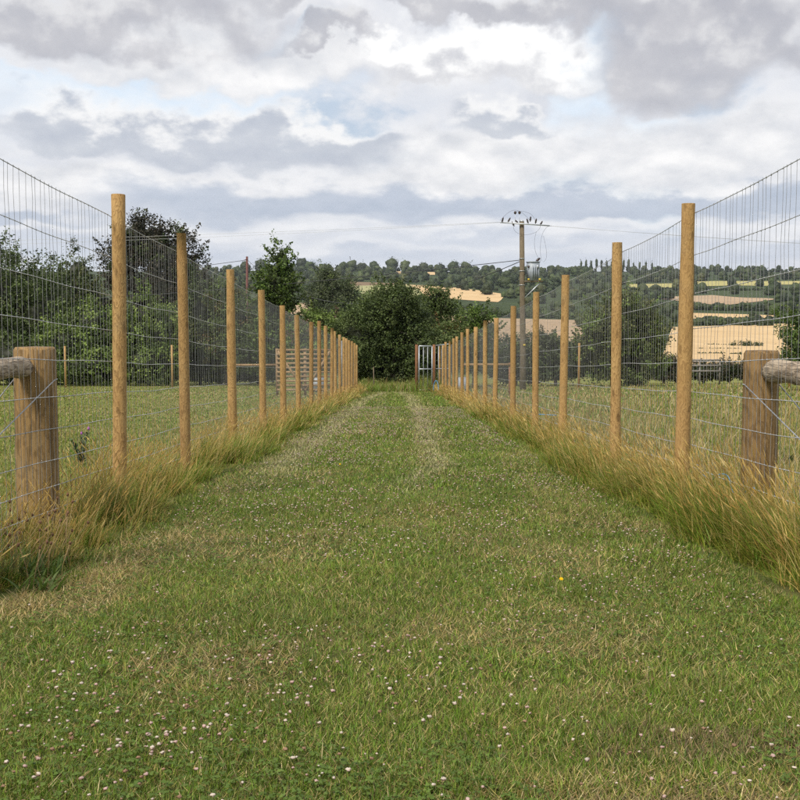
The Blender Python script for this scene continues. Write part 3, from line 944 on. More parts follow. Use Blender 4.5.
def far_woods():
    rng = np.random.default_rng(99)
    bands = {k: [] for k in range(4)}
    count = 0
    cand = []
    # woods: fill the hillside between the crops, front to back
    for (v0, v1, num, hmin, hmax) in [(267, 275, 330, 6, 16), (275, 284, 370, 5, 16), (284, 296, 360, 4, 14), (296, 312, 300, 4, 12),
                                      (312, 330, 300, 5, 9), (330, 352, 160, 4, 7)]:
        for _ in range(num):
            u, v = rng.uniform(205, 830), rng.uniform(v0, v1)
            cand.append((u, v, rng.uniform(hmin, hmax)))
    for u, v, h in cand:
        p = hit(u, max(v, 270.5))
        if p[1] > 3000:
            continue
        ut, vt = proj(p[0], p[1], p[2] + h)
        wpx = h * 0.45 / p[1] * F
        bad = False
        for _, _, q, _ in FIELDS:
            for du, vv in ((0, v), (0, vt), (0, (v + vt) / 2), (-wpx, (v + vt) / 2), (wpx, (v + vt) / 2), (0, vt - 0.4)):
                if in_poly(np.array(u + du), np.array(vv), q):
                    bad = True
                    break
            if bad:
                break
        if bad:
            continue
        # thin woods leave some turf between
        if v > 306 and fbm(u * 0.03, v * 0.12, 77, 2) < 0.38:
            continue
        k = 0 if v < 275 else 1 if v < 290 else 2 if v < 312 else 3
        sz = np.clip(p[1] * 0.0011, 0.45, 1.7)
        n = int(np.clip((h * 0.5 / sz) ** 2 * 5, 60, 140))
        pal = rng.choice(['dark', 'mid', 'dark', 'olive', 'dark'])
        bands[k].append(far_crown(rng, p[0], p[1], p[2] - 0.5, h, h * rng.uniform(0.40, 0.55), n, sz, pal))
        count += 1
    labs = ['wooded crest of the far hill, a mass of dark trees', 'dark woodland band just below the far crest',
            'hedgerow woods between the hillside fields', 'scattered hedge trees low on the near hillside']
    for k, pr in bands.items():
        if pr:
            V, Fc, C = join(pr)
            o = obj('woodland', make_mesh('woodland', V, Fc, M['leaf'], C))
            tag(o, labs[k], 'woodland', kind='stuff')
    # hedgerow lines along the field edges
    hr = []
    for (a, b, num, h) in [((684, 325), (770, 326), 34, 5), ((640, 308.8), (780, 311), 60, 6), ((684, 323.5), (800, 323), 44, 5),
                           ((626, 290.5), (800, 290), 60, 4.5), ((440, 314.5), (578, 319), 50, 5.5), ((346, 301), (430, 302), 26, 7)]:
        for s in np.linspace(0, 1, num):
            u, v = a[0] + (b[0] - a[0]) * s + rng.uniform(-1.5, 1.5), a[1] + (b[1] - a[1]) * s + rng.uniform(-.5, .5)
            p = hit(u, v)
            hh = h * rng.uniform(0.6, 1.2)
            sz = np.clip(p[1] * 0.0011, 0.4, 1.7)
            hr.append(far_crown(rng, p[0], p[1], p[2] - 0.4, hh, hh * 0.6, 130, sz, rng.choice(['dark', 'mid', 'dark'])))
    V, Fc, C = join(hr)
    tag(obj('hedgerow', make_mesh('hedgerow', V, Fc, M['leaf'], C)), 'dark hedgerows running along the hillside field edges', 'hedgerow', kind='stuff')
    # shrubs standing out in the big wheat field
    for u, v, wd, hgt, lab in [(741, 346.5, 9, 5.5, 'dark shrub clump standing in the large wheat field, left half'),
                               (753, 347, 9, 5, 'dark shrub clump standing in the large wheat field, right half'),
                               (722, 345.5, 15, 1.6, 'thin dark weedy strip left of the shrubs in the wheat'),
                               (720, 349.5, 20, 1.6, 'thin green strip below the shrubs in the wheat'),
                               (712, 354.5, 12, 2.0, 'short dark weedy patch low in the wheat field, left one'),
                               (736, 355, 5, 2.2, 'short dark weedy patch low in the wheat field, right one')]:
        p = hit(u, v)
        rx = wd / F * p[1]
        rz = hgt / F * p[1]
        root = empty('field_shrub', p, lab, 'shrub')
        lob = [(rx * (k - 2) * 0.42, 0, rz * 0.45, rx * 0.32, rx * 0.25, rz * 0.55 * rng.uniform(.7, 1.1)) for k in range(5)]
        Pp, dr, ci, nc, cc = crown_points(lob, 900, min(rx, rz) * 0.3, rng, 15, 0.05, 0.3)
        pal = np.array(GREENS['dark'])
        V, Fc, C = leaf_mesh(Pp, unit(900, rng) + dr, np.full(900, 0.4), pal[rng.integers(0, 4, 900)], rng, 0.7)
        obj('crown', make_mesh('crown', V, Fc, M['leaf'], C), root)
        MB().tube([(0, 0, -.3), (0, 0, rz * .5)], [.15, .08], 5).build('stem', M['bark'], root)
    # row of poplars on the skyline
    ORD = ['first', 'second', 'third', 'fourth', 'fifth', 'sixth', 'seventh', 'eighth', 'ninth', 'tenth', 'eleventh', 'twelfth', 'thirteenth', 'fourteenth',
           'fifteenth', 'sixteenth', 'seventeenth', 'eighteenth', 'nineteenth', 'twentieth', 'twenty-first', 'twenty-second']
    for k, u in enumerate([581, 586, 591, 596.5, 601.5, 606.5, 612, 618, 623.5, 628.5, 633.5, 639.5, 646, 652]):
        v = 269.5 + 0.2 * (k % 3)
        p = hit(u, v)
        h = (14.5 if u < 630 else 11.5) / F * p[1] * rng.uniform(0.88, 1.08)
        root = empty('poplar_tree', p, ORD[k] + ' narrow poplar from the left in the skyline row', 'tree', 'poplars in a row on the skyline')
        V, Fc, C = far_crown(rng, 0, 0, 0, h, h * 0.11, 260, 0.9, 'dark', True)
        obj('crown', make_mesh('crown', V, Fc, M['leaf'], C), root)
        MB().tube([(0, 0, -1), (0, 0, h * .6)], [.4, .15], 5).build('trunk', M['bark'], root)
    # single trees that stand out of the crest
    crest = [(344, 273, 8, 9), (352, 272, 8, 10), (362, 272, 7, 8), (374, 271, 7, 8), (392, 271, 9, 11), (405, 271, 7, 9), (424, 272, 7, 8),
             (441, 272, 6, 7), (453, 270, 8, 9), (466, 269.5, 8, 9), (261, 270, 9, 10), (245, 274, 9, 10), (302, 270, 9, 11), (310, 272, 8, 9),
             (478, 284, 7, 8), (487, 295, 8, 10), (505, 288, 9, 9), (690, 276, 8, 9), (676, 284, 9, 13), (772, 284, 6, 9), (668, 300, 10, 10), (752, 318, 5, 6)]
    rank = {c: i for i, c in enumerate(sorted(crest))}
    for k, (u, v, r, h) in enumerate(crest):
        p = hit(u, v)
        hm, rm = h / F * p[1] * 1.3, r / F * p[1] * 0.85
        root = empty('crest_tree', p, ORD[rank[(u, v, r, h)]] + ' rounded tree from the left standing out on the far hill', 'tree', 'single trees on the far hill')
        sz = np.clip(p[1] * 0.0010, 0.4, 1.7)
        V, Fc, C = far_crown(rng, 0, 0, 0, hm, rm, 420, sz, ['dark', 'mid', 'grey', 'dark'][k % 4])
        obj('crown', make_mesh('crown', V, Fc, M['leaf'], C), root)
        MB().tube([(0, 0, -1), (0, 0, hm * .6)], [.5, .2], 5).build('trunk', M['bark'], root)
    # lattice mast on the skyline
    p = hit(317, 268)
    h = 11.0 / F * p[1]
    root = empty('lattice_mast', p, 'tiny lattice power pylon on the skyline left of centre', 'pylon')
    t = MB()
    for sx in (-1, 1):
        for sy in (-1, 1):
            t.tube([(sx * 2.4, sy * 2.4, -1), (sx * .3, sy * .3, h)], [.16, .12], 4)
    for z in np.linspace(0.1, 0.9, 7) * h:
        w_ = 2.4 - 2.1 * z / h
        t.tube([(-w_, -w_, z), (w_, -w_, z + h * .1)], .1, 4).tube([(w_, w_, z), (-w_, w_, z + h * .1)], .1, 4)
    t.build('tower', M['galv'], root)
    for z, w_ in ((0.62, 4.5), (0.78, 5.0), (0.93, 3.4)):
        MB().tube([(-w_, 0, z * h), (0, 0, z * h + .6), (w_, 0, z * h)], [.08, .2, .08], 4).build('crossarm', M['galv'], root)
    return count


far_woods()

# ------------------------------------------------------------------ deer fences
FX = 2.05


def gs(x, y):
    return -SLOPE * np.asarray(y, float) + 0.0 * np.asarray(x)



def post_meshes():
    res = []
    for k in range(6):
        rng = np.random.default_rng(300 + k)
        n, zs = 16, np.array([-0.4, 0.0, 0.3, 0.6, 0.9, 1.2, 1.5, 1.8, 2.05, 2.297, 2.3])
        a = np.linspace(0, 2 * math.pi, n, endpoint=False)
        V = []
        ph = rng.uniform(0, 6.28, 3)
        for i, z in enumerate(zs):
            r = 0.052 - 0.0012 * z + 0.0016 * rng.normal()
            rr = r * (1 + 0.012 * np.sin(2 * a + ph[0]) + 0.01 * np.sin(3 * a + ph[1] + z))
            if i == len(zs) - 1:
                rr = rr - 0.002
            V.append(np.stack([rr * np.cos(a) + 0.004 * math.sin(z * 1.5 + ph[2]), rr * np.sin(a), np.full(n, z)], 1))
        V = np.concatenate(V + [[[0, 0, 2.3]]])
        K = len(zs)
        i = np.arange(K - 1)[:, None] * n
        j = np.arange(n)[None]
        Q = np.stack([i + j, i + (j + 1) % n, i + n + (j + 1) % n, i + n + j], -1).reshape(-1, 4)
        b = (K - 1) * n
        T = np.stack([b + np.arange(n), b + (np.arange(n) + 1) % n, np.full(n, K * n)], 1)
        me = make_mesh('post', V, [T, Q], [M['post'], M['endgrain']], smooth=True, midx=np.concatenate([np.ones(len(T)), np.zeros(len(Q))]))
        me.polygons.foreach_set('use_smooth', np.concatenate([np.zeros(len(T), bool), np.ones(len(Q), bool)]))
        res.append(me)
    return res


POSTS = post_meshes()
LINES = [0.06, 0.21, 0.36, 0.56, 0.76, 0.965, 1.19, 1.41, 1.66, 1.915, 2.17]
LINES = [0.05, 0.17, 0.31, 0.47, 0.66, 0.855, 1.08, 1.31, 1.56, 1.84, 2.14]
LEFT_Z = [4.9, 8.0, 10.4, 13.4, 16.45, 19.3, 22.3, 25.3, 28.0, 30.4, 32.9, 35.3, 37.6, 40.0, 42.2, 44.6, 47.0, 49.4, 52.0]
RIGHT_Z = [4.9, 7.95, 10.4, 13.85, 16.7, 20.0, 23.6, 26.4, 29.7, 32.9, 36.1, 39.6, 42.2, 45.8, 48.6, 52.6, 56.5]


def deer_fence(side, zlist, label, topv):
    rng = np.random.default_rng(500 + side)
    root = empty('deer_fence', (side * FX, zlist[1], float(gs(side * FX, zlist[1]))), label, 'fence')
    inv = -np.array(root.location)
    for k, y in enumerate(zlist):
        x = side * FX + rng.normal(0, 0.012)
        z = float(gs(x, y))
        h = 2.3 + rng.normal(0, 0.02)
        if k in topv:
            h = at(400, topv[k], y)[2] - z
        o = obj('post', POSTS[int(rng.integers(0, 6))], root, inv + [x, y, z], (rng.normal(0, 0.006), rng.normal(0, 0.006) + (0.008 * side if k == 1 else 0), rng.uniform(0, 6.28)),
                (rng.uniform(0.96, 1.07) * (1.0 if k < 12 else 1.03), 1, h / 2.3))
        o.scale[1] = o.scale[0]
    nx = side * (FX + 0.058)
    y0, y1 = zlist[0], zlist[-1]
    ph = rng.uniform(0, 6.28, 20)

    def wob(y, k):
        return 0.004 * np.sin(y * 1.3 + ph[k]) + 0.002 * np.sin(y * 5.3 + ph[k + 1])

    def sag(y):
        yy = np.asarray(zlist)
        i = np.clip(np.searchsorted(yy, y) - 1, 0, len(yy) - 2)
        s = (y - yy[i]) / (yy[i + 1] - yy[i])
        return -0.018 * 4 * s * (1 - s)
    stays = [y0 + 0.03]
    while stays[-1] < y1 - 0.05:
        stays.append(stays[-1] + 0.083 * (1 + 0.12 * rng.normal()))
    stays = np.array(stays)
    # line wires with their hinge knots
    for k, h in enumerate(LINES):
        ys = np.concatenate([np.arange(y0, 16, 0.12), np.arange(16, y1, 0.4), [y1]])
        x = nx + 0.004 * np.sin(ys * 3.1 + k)
        z = gs(nx, ys) + h + sag(ys) * (0.3 + 0.7 * h / 2.14) + wob(ys, k) * (0.6 if k == len(LINES) - 1 else 1)
        t = MB().tube(np.stack([x, ys, z], 1) + inv, 0.0024 if 0 < k < len(LINES) - 1 else 0.0029, 4, False)
        for y in stays[stays < 17]:
            zc = float(gs(nx, y)) + h + float(sag(y)) * (0.3 + 0.7 * h / 2.14) + float(wob(y, k)) * (0.6 if k == len(LINES) - 1 else 1)
            P = np.array([[0, 1, 0], [0, -1, 0], [1, 0, 0], [-1, 0, 0], [0, 0, 1], [0, 0, -1]]) * [0.0045, 0.008, 0.0055]
            t.add(P + np.array([nx, y, zc]) + inv, [[0, 2, 4], [2, 1, 4], [1, 3, 4], [3, 0, 4], [2, 0, 5], [1, 2, 5], [3, 1, 5], [0, 3, 5]])
        t.build('line_wire', M['wire'], root)
    # stay wires: kinked at every line wire
    var = []
    for v in range(7):
        r2 = np.random.default_rng(700 + v + 10 * side)
        zz, jj = [], []
        for a, b in zip(LINES[:-1], LINES[1:]):
            zz += [a, (a + b) / 2]
            jj += [r2.normal(0, 0.003), r2.normal(0, 0.0065)]
        zz.append(LINES[-1])
        jj.append(0)
        var.append(MB().tube(np.stack([np.zeros(len(zz)), jj, zz], 1), 0.0012, 4, False).mesh('stay_wire', M['stay']))
    rest = MB()
    for i, y in enumerate(stays):
        z = float(gs(nx, y)) + float(sag(y)) * 0.5
        if i < 295:
            obj('stay_wire', var[int(rng.integers(0, 7))], root, inv + [nx, y, z], (rng.normal(0, 0.006), 0, 0))
        else:
            rest.tube(np.array([[nx, y, z + LINES[0]], [nx, y + rng.normal(0, .01), z + 1.1], [nx, y, z + LINES[-1] + sag(y) * .5]]) + inv, 0.0010, 3, False)
    tag(rest.build('stay_wire_mesh', M['stay'], root), kind='stuff')
    return root


deer_fence(-1, LEFT_Z, 'left tall wire netting fence on round timber posts beside the mown path',
           {1: 194, 2: 233.5, 3: 269.5, 4: 290, 5: 305.5, 6: 315, 7: 322})
deer_fence(1, RIGHT_Z, 'right tall wire netting fence on round timber posts beside the mown path',
           {1: 204, 2: 242.5, 3: 275, 4: 292, 5: 306, 6: 318, 7: 320.5, 8: 327})


# ------------------------------------------------------------------ box strainers beside the fences
def strainer(side, label, u_c, v_top, dia, v_log, log_d):
    rng = np.random.default_rng(800 + side)
    x = side * (FX + 0.085 + dia / 2)
    Y = abs(x) * F / abs(u_c - 400)
    z0 = float(gz(x, Y))
    root = empty('box_strainer', (x, Y, z0), label, 'fence brace')

    def stump(h, r, taper=0.03):
        n = 22
        a = np.linspace(0, 2 * math.pi, n, endpoint=False)
        zs = np.concatenate([[-0.4], np.linspace(0, h - 0.02, 8), [h]])
        V = []
        ph = rng.uniform(0, 6.28, 4)
        for i, z in enumerate(zs):
            rr = r * (1.03 - taper * z) * (1 + 0.02 * np.sin(3 * a + ph[0]) + 0.012 * np.sin(7 * a + ph[1] + z))
            if i == len(zs) - 1:
                rr = rr - 0.012
            V.append(np.stack([rr * np.cos(a), rr * np.sin(a), np.full(n, z)], 1))
        V = np.concatenate(V + [[[0, 0, h + 0.004]]])
        K = len(zs)
        i = np.arange(K - 1)[:, None] * n
        j = np.arange(n)[None]
        Q = np.stack([i + j, i + (j + 1) % n, i + n + (j + 1) % n, i + n + j], -1).reshape(-1, 4)
        T = np.stack([(K - 1) * n + np.arange(n), (K - 1) * n + (np.arange(n) + 1) % n, np.full(n, K * n)], 1)
        me = make_mesh('strainer_post', V, [T, Q], [M['strainer'], M['endgrain']], smooth=True, midx=np.concatenate([np.ones(len(T)), np.zeros(len(Q))]))
        me.polygons.foreach_set('use_smooth', np.concatenate([np.zeros(len(T), bool), np.ones(len(Q), bool)]))
        return me
    h = at(400, v_top, Y)[2] - z0
    obj('strainer_post', stump(h, dia / 2), root)
    # second post of the brace, nearer than the frame shows
    dy = -2.5
    z1 = float(gz(x, Y + dy)) - z0
    obj('strainer_post', stump(h * 0.98, dia / 2 * 0.95), root, (0, dy, z1))
    # the log strut between the two
    zl = at(400, v_log, Y)[2] - z0
    k = 26
    s = np.linspace(0, 1, k)
    pts = np.stack([0.012 * np.sin(s * 9 + side) + side * 0.02, -dia / 2 * 0.86 + (dy + dia * 0.9) * s, zl + 0.10 * s * 0 + SLOPE * 2.5 * s * 0.35 + 0.008 * np.sin(s * 13)], 1)
    rad = log_d / 2 * (1 + 0.05 * np.sin(s * 21 + 1) + 0.03 * rng.normal(size=k))
    rad[0] *= 0.9
    MB().tube(pts, rad, 18).build('log_strut', M['log'], root, smooth=True)
    # two strands of bracing wire from the head of this post to the foot of the other
    end = np.array([side * 0.02, dy + dia * 0.5, z1 + 0.12])
    for q_ in (-1, 1):
        a = np.array([q_ * side * dia * 0.5, -0.02, zl - log_d * 0.62])
        MB().tube([a, (a + end) / 2 + [0, 0, -0.01], end], 0.0036, 6).build('brace_wire', M['galv'], root)
    MB().tube([(dia * .505 * math.cos(t), dia * .505 * math.sin(t), zl - log_d * 0.62) for t in np.linspace(-0.1, math.pi + 0.1, 14)], 0.0035, 5).build('wire_loop', M['galv'], root)
    return root


strainer(-1, 'short thick strainer post with a log strut behind the left netting', 35, 347, 0.255, 367, 0.125)
strainer(1, 'short thick strainer post with a log strut behind the right netting', 761.5, 350.5, 0.215, 371, 0.135)


# ------------------------------------------------------------------ things at the far end of the lane
def gate_leaf(a, b, h, label, nbars=5):
    a, b = np.asarray(a, float), np.asarray(b, float)
    root = empty('metal_gate', a, label, 'gate')
    d = b - a
    r = 0.028
    for s in (0.0, 1.0):
        MB().tube([d * s + [0, 0, 0.08], d * s + [0, 0, h]], r, 8).build('upright', M['galv'], root, smooth=True)
    for z in (0.1, h * 0.5, h):
        MB().tube([[0, 0, z], d * [1, 1, 0] + [0, 0, z + d[2]]], r, 8).build('rail', M['galv'], root, smooth=True)
    for s in np.linspace(0, 1, nbars + 2)[1:-1]:
        MB().tube([d * s + [0, 0, 0.1], d * s + [0, 0, h]], 0.017, 6).build('bar', M['galv'], root, smooth=True)
    return root


def far_end():
    zg = lambda x, y: float(gz(x, y))
    # brown gate posts and the galvanised leaves
    for u, Y, lab in ((416.5, 55, 'red brown gate post at the right of the path end'), (434, 55.4, 'red brown gate post right of the metal gate leaf')):
        p = gpt(u, Y)
        root = empty('gate_post', p, lab, 'post')
        MB().tube([(0, 0, -.3), (0, 0, 1.2), (0, 0, at(400, 344.5, Y)[2] - p[2])], [.075, .072, .07], 12).build('shaft', M['redwood'], root, smooth=True)
    a, b = gpt(419, 55), gpt(432, 55.3)
    gate_leaf(a, b, 2.3, 'galvanised metal gate leaf between two red brown posts', 2)
    gate_leaf(gpt(435, 55.6), gpt(449.5, 52.5), 2.34, 'galvanised metal gate leaf half hidden behind the last right posts', 3)
    gate_leaf((-2.4, 52.6, zg(-2.4, 52.6)), (-2.5, 47.0, zg(-2.5, 47.0)), 2.3, 'galvanised gate leaf folded back behind the left posts', 6)
    # slatted timber gate behind the left fence
    Y = 46.0
    a, b = gpt(277, Y), gpt(333, Y)
    root = empty('slatted_gate', a, 'pale timber slatted gate with diagonal braces behind the left fence', 'gate')
    L = b[0] - a[0]
    ztop = at(300, 348.5, Y)[2] - a[2]
    for x in (0.0, L * 0.5, L):
        MB().box((x, 0, ztop * 0.5), (0.11, 0.09, ztop)).build('upright', M['gatewood'], root)
    for k in range(10):
        z = ztop - 0.06 - k * 0.185
        MB().box((L / 2, -0.055, z), (L, 0.025, 0.085)).build('slat', M['gatewood'], root)
    for x0, x1 in ((0.05, L * 0.48), (L * 0.95, L * 0.52)):
        MB().bar((x0, -0.09, ztop - 0.1), (x1, -0.09, 0.25), 0.03, 0.09).build('brace', M['gatewood'], root)
    # cross rails carried on posts, left and right
    for (u0, u1, Yr, vr, lab) in ((234, 277, 46.1, 365, 'single timber cross rail running left from the slatted gate'),
                                  (462, 510, 46.0, 364.5, 'single timber cross rail behind the right fence posts')):
        a, b = at(u0, vr, Yr), at(u1, vr, Yr)
        root = empty('timber_rail', (a[0], Yr, zg(a[0], Yr)), lab, 'fence')
        o = np.array([a[0], Yr, zg(a[0], Yr)])
        MB().bar(a - o, b - o, 0.04, 0.09).build('rail', M['gatewood'], root)
        for s in (0.0, 1.0):
            c = a + (b - a) * s
            g0 = zg(c[0], Yr)
            MB().tube([np.array([c[0], Yr + 0.06, g0 - .3]) - o, np.array([c[0], Yr + 0.06, c[2] + 0.07]) - o], .05, 10).build('post', M['redwood'], root, smooth=True)
    # boundary stakes in front of the hedges
    for u, Y, vt, lab in ((65, 70, 346, 'slim timber stake before the left hedge, left one'), (172, 70, 345, 'slim timber stake before the left hedge, right one'),
                          (579, 68, 343, 'slim timber stake before the tall right bush'), (790, 66, 348, 'slim timber stake right of the log strut')):
        p = gpt(u, Y)
        root = empty('boundary_stake', p, lab, 'post', 'boundary stakes')
        h = at(u, vt, Y)[2] - p[2]
        MB().tube([(0, 0, -.3), (0.005, 0, h * .5), (0, 0, h)], [.075, .072, .07], 10).build('shaft', M['post'], root, smooth=True)
        MB().tube([(0, -0.07, h * .62), (0.0, -0.085, h * .62), (0, -0.07, h * .63)], .012, 5).build('staple', M['wire'], root)
    # grey rails in the scrub
    a, b = at(688, 360, 84), at(721, 360, 84)
    g0 = zg(a[0], 84)
    root = empty('rail_barrier', (a[0], 84, g0), 'weathered grey timber rails standing in the brown scrub', 'fence')
    o = np.array([a[0], 84, g0])
    L = b[0] - a[0]
    for x in (0.08, L * 0.36, L - 0.08):
        MB().box((x, 0, (a[2] - g0) / 2), (0.12, 0.1, a[2] - g0 + 0.12)).build('post', M['greywood'], root)
    for v in (360, 365.5, 371):
        z = at(700, v, 84)[2] - g0
        MB().box((L / 2, -0.07, z), (L, 0.04, 0.13)).build('rail', M['greywood'], root)
    # troughs
    for u0, u1, Y, lab in ((457.5, 467, 44.5, 'galvanised drinking trough behind the right fence'), (311, 324, 47.5, 'galvanised drinking trough behind the left fence')):
        a, b = gpt(u0, Y), gpt(u1, Y)
        root = empty('water_trough', a, lab, 'trough')
        L = max(b[0] - a[0], 0.4)
        W, H = 0.55, 0.62
        m_ = MB()
        for (c, s) in (((L / 2, 0, 0.17), (L, W, 0.03)), ((L / 2, -W / 2, H / 2 + .15), (L + .03, 0.03, H)), ((L / 2, W / 2, H / 2 + .15), (L + .03, 0.03, H)),
                       ((0, 0, H / 2 + .15), (0.03, W - .03, H)), ((L, 0, H / 2 + .15), (0.03, W - .03, H))):
            m_.box(c, s)
        m_.build('tank', M['trough'], root)
        MB().tube([(0, -W / 2, H + .15), (L, -W / 2, H + .15), (L, W / 2, H + .15), (0, W / 2, H + .15), (0, -W / 2, H + .15)], .02, 6).build('rim', M['galv'], root)
        for x in (0.08, L - 0.08):
            MB().box((x, 0, 0.06), (0.08, W, 0.16)).build('foot', M['trough'], root)
    # blue water pipe bent into a hoop
    c = at(436, 384, 49)
    t = np.linspace(-0.2, math.pi + 0.2, 18)
    o = MB().tube([(0.11 * math.cos(s), 0.03 * s, 0.38 * math.sin(s)) for s in t], 0.014, 8).build('water_pipe', M['blue'], None, smooth=True, loc=(c[0], c[1], zg(c[0], c[1]) + 0.22))
    tag(o, 'blue plastic water pipe bent into a hoop by the far right posts', 'pipe')
    # small pale stake and post in the rough at the end of the path
    for u, v, Y, r, mt, lab in ((373.5, 367, 57.5, .028, 'polewood', 'thin weathered stake in the rough grass at the path end'),):
        p = gpt(u, Y)
        root = empty('marker_stake', p, lab, 'post')
        MB().tube([(0, 0, -.2), (0.01, 0, .5), (0, 0, at(u, v, Y)[2] - p[2])], r, 8).build('shaft', M[mt], root)
        MB().blob((0, 0, at(u, v, Y)[2] - p[2]), (r * 1.02, r * 1.02, r * .5)).build('cap', M[mt], root)


far_end()


# ------------------------------------------------------------------ electricity pole and overhead lines
def power():
    Y = 60.0
    p = gpt(523, Y)
    top = at(522, 221.5, Y)
    root = empty('electricity_pole', p, 'wooden electricity pole with crossarm and grey transformer beyond the right fence', 'pole')
    P = lambda u, v, dy=0.0: at(u, v, Y) - p + np.array([0, dy, 0])
    MB().tube([(0, 0, -0.5), (P(523, 352)), P(522.3, 290), P(521.8, 221.5)], [.17, .16, .145, .125], 14).build('shaft', M['polewood'], root, smooth=True)
    MB().tube([P(521.8, 221.8), P(521.8, 220.4)], [.13, .10], 12).build('cap', M['galv'], root)
    MB().bar(P(500, 222.6, -.14), P(549, 226.2, -.30), 0.06, 0.065).build('crossarm', M['galv'], root)
    def insulator(u, v, s=1.0, tilt=0.0):
        c = P(u, v, -.16)
        o = MB()
        ax = np.array([math.sin(tilt), 0, math.cos(tilt)])
        zs = np.array([0, .05, .06, .1, .11, .16, .17, .21, .24]) * s * 1.5
        rs = np.array([.03, .03, .08, .03, .075, .03, .06, .03, .0]) * s
        return o.tube([c + ax * z for z in zs], rs, 10).build('insulator', M['ceramic'], root, smooth=True)
    for u, v, t in ((501.5, 222.8, 0.3), (507.5, 222.6, 0.5), (514, 226.5, -0.5), (518.5, 224.5, -.7), (528, 224, -.3), (529.8, 222, .1), (535, 224, 0.2),
                    (539.5, 226, .5)):
        insulator(u, v, 0.85, t)
    for u in (515.0, 519.3):
        MB().tube([P(u, 223.5, -.1), P(u, 214, -.1)], 0.012, 6).build('pin', M['galv'], root)
        MB().blob(P(u, 212.8, -.1), (.075, .075, .085), 2).build('pin_insulator', M['ceramic'], root, smooth=True)
    # jumper loops over and under the arm
    def arc(pts, name='jumper_wire', r=0.006):
        q = np.array([P(u, v, -.18) for u, v in pts])
        s = np.linspace(0, 1, len(q))
        ss = np.linspace(0, 1, 24)
        deg = min(3, len(q) - 1)
        c = [np.polyval(np.polyfit(s, q[:, i], deg), ss) for i in range(3)]
        MB().tube(np.stack(c, 1), r, 5).build(name, M['cable'], root)
    arc([(500, 221), (505, 214), (515, 211), (519, 212), (530, 221)])
    arc([(515, 212), (524, 212), (531, 215), (535, 222)])
    arc([(513, 226), (516, 232), (521, 234.5), (530, 235), (537, 231), (540, 226)])
    arc([(536, 232), (534, 243), (535.5, 253), (540, 261)])
    arc([(551, 226), (543, 232), (540, 246), (541, 261)])
    arc([(543, 236), (545.5, 248), (546, 257), (543, 262)])
    # transformer with its platform, bushings and strut
    tr = obj('transformer', MB().box((0, 0, 0), (0.52, 0.5, 0.98)).box((-0.27, 0, 0.02), (0.03, 0.42, 0.8)).box((0.27, 0, 0.02), (0.03, 0.42, 0.8)).box((0, 0, 0.51), (0.58, 0.56, 0.05)).mesh('transformer', M['trafo']),
             root, P(533, 271.5, -0.05), (0, 0, 0.35))
    for k in range(4):
        MB().box((-0.18 + 0.12 * k, -0.285, -0.05), (0.03, 0.07, 0.72)).build('cooling_fin', M['trafo'], tr)
    MB().tube([(0.18, 0, .5), (0.26, 0, .62), (0.40, 0, .72)], [.06, .075, .05], 8).build('bushing', M['ceramic'], tr, smooth=True)
    MB().tube([(-0.25, -.1, .25), (-0.36, -.1, .25)], [.05, .07], 8).build('bushing', M['ceramic'], tr)
    MB().box((0.12, -0.33, 0.25), (0.1, 0.02, 0.16)).build('data_plate', M['galv'], tr)
    MB().box(P(533, 281.6, -.05), (1.0, 0.5, 0.06)).build('platform', M['polewood'], root)
    MB().bar(P(540, 282.5, -.2), P(524.5, 298, -.12), 0.06, 0.06).build('strut', M['galv'], root)
    for u in (528, 539):
        MB().box(P(u, 279.6, -.32), (0.11, 0.02, 0.10)).build('warning_plate', M['yellow'], root)
    MB().box(P(524, 345, -.18), (0.12, 0.02, 0.1)).build('warning_plate', M['yellow'], root)
    for v in (258.6, 271, 285):
        MB().tube([P(521.9, v + .3), P(521.9, v - .3)], .165, 12).build('band', M['galv'], root)
    # overhead conductors: each a thing of its own
    def span(a, b, sag, r, name, label, k=48):
        a, b = np.asarray(a, float), np.asarray(b, float)
        s = np.linspace(0, 1, k)[:, None]
        pts = a + (b - a) * s - np.array([0, 0, 1]) * (4 * sag * s * (1 - s))
        o = MB().tube(pts - a, r, 5).build(name, M['cable'] if name == 'low_cable' else M['wire'], None, loc=a)
        tag(o, label, 'cable')
    A = at(546, 226, Y)
    span(at(549, 226, Y), at(549, 226, Y) + [85, 6, -1.5], 1.1, .006, 'power_line', 'thin overhead line running right from the pole, front strand')
    span(at(540, 225, Y), at(540, 225, Y) + [85, 9, -1.2], 1.2, .006, 'power_line', 'thin overhead line running right from the pole, rear strand')
    span(at(501, 222, Y), at(501, 222, Y) + [-85, 6, -0.6], 0.75, .006, 'power_line', 'thin overhead line running left from the crossarm tip')
    span(at(508, 222, Y), at(508, 222, Y) + [-85, 10, -0.5], 0.9, .006, 'power_line', 'thin overhead line running left from the crossarm, inner strand')
    # rust coloured pole on the left and the low cable hung between the two
    q = gpt(247, 130)
    r2 = empty('small_pole', q, 'slim rust red pole between the trees left of centre', 'pole')
    t2 = at(247, 256.5, 130)
    MB().tube([(0, 0, -.5), t2 - q], [.17, .13], 10).build('shaft', M['rust'], r2, smooth=True)
    MB().tube([t2 - q + [-.35, -.1, -.45], t2 - q + [.1, -.1, -.3]], .05, 6).build('bracket', M['rust'], r2)
    span(at(521, 261, Y), t2 + [0, 0, -.35], 3.6, .022, 'low_cable', 'sagging low cable from the wooden pole to the rust red pole', 60)
    span(at(521, 260, Y), at(521, 260, Y) + [-70, 55, -1.5], 1.0, .020, 'low_cable', 'straighter low cable leaving the wooden pole to the left')
    span(t2 + [0, 0, -.4], t2 + [-60, 20, -2.5], 1.2, .03, 'low_cable', 'dark cable leaving the rust red pole to the left')


power()


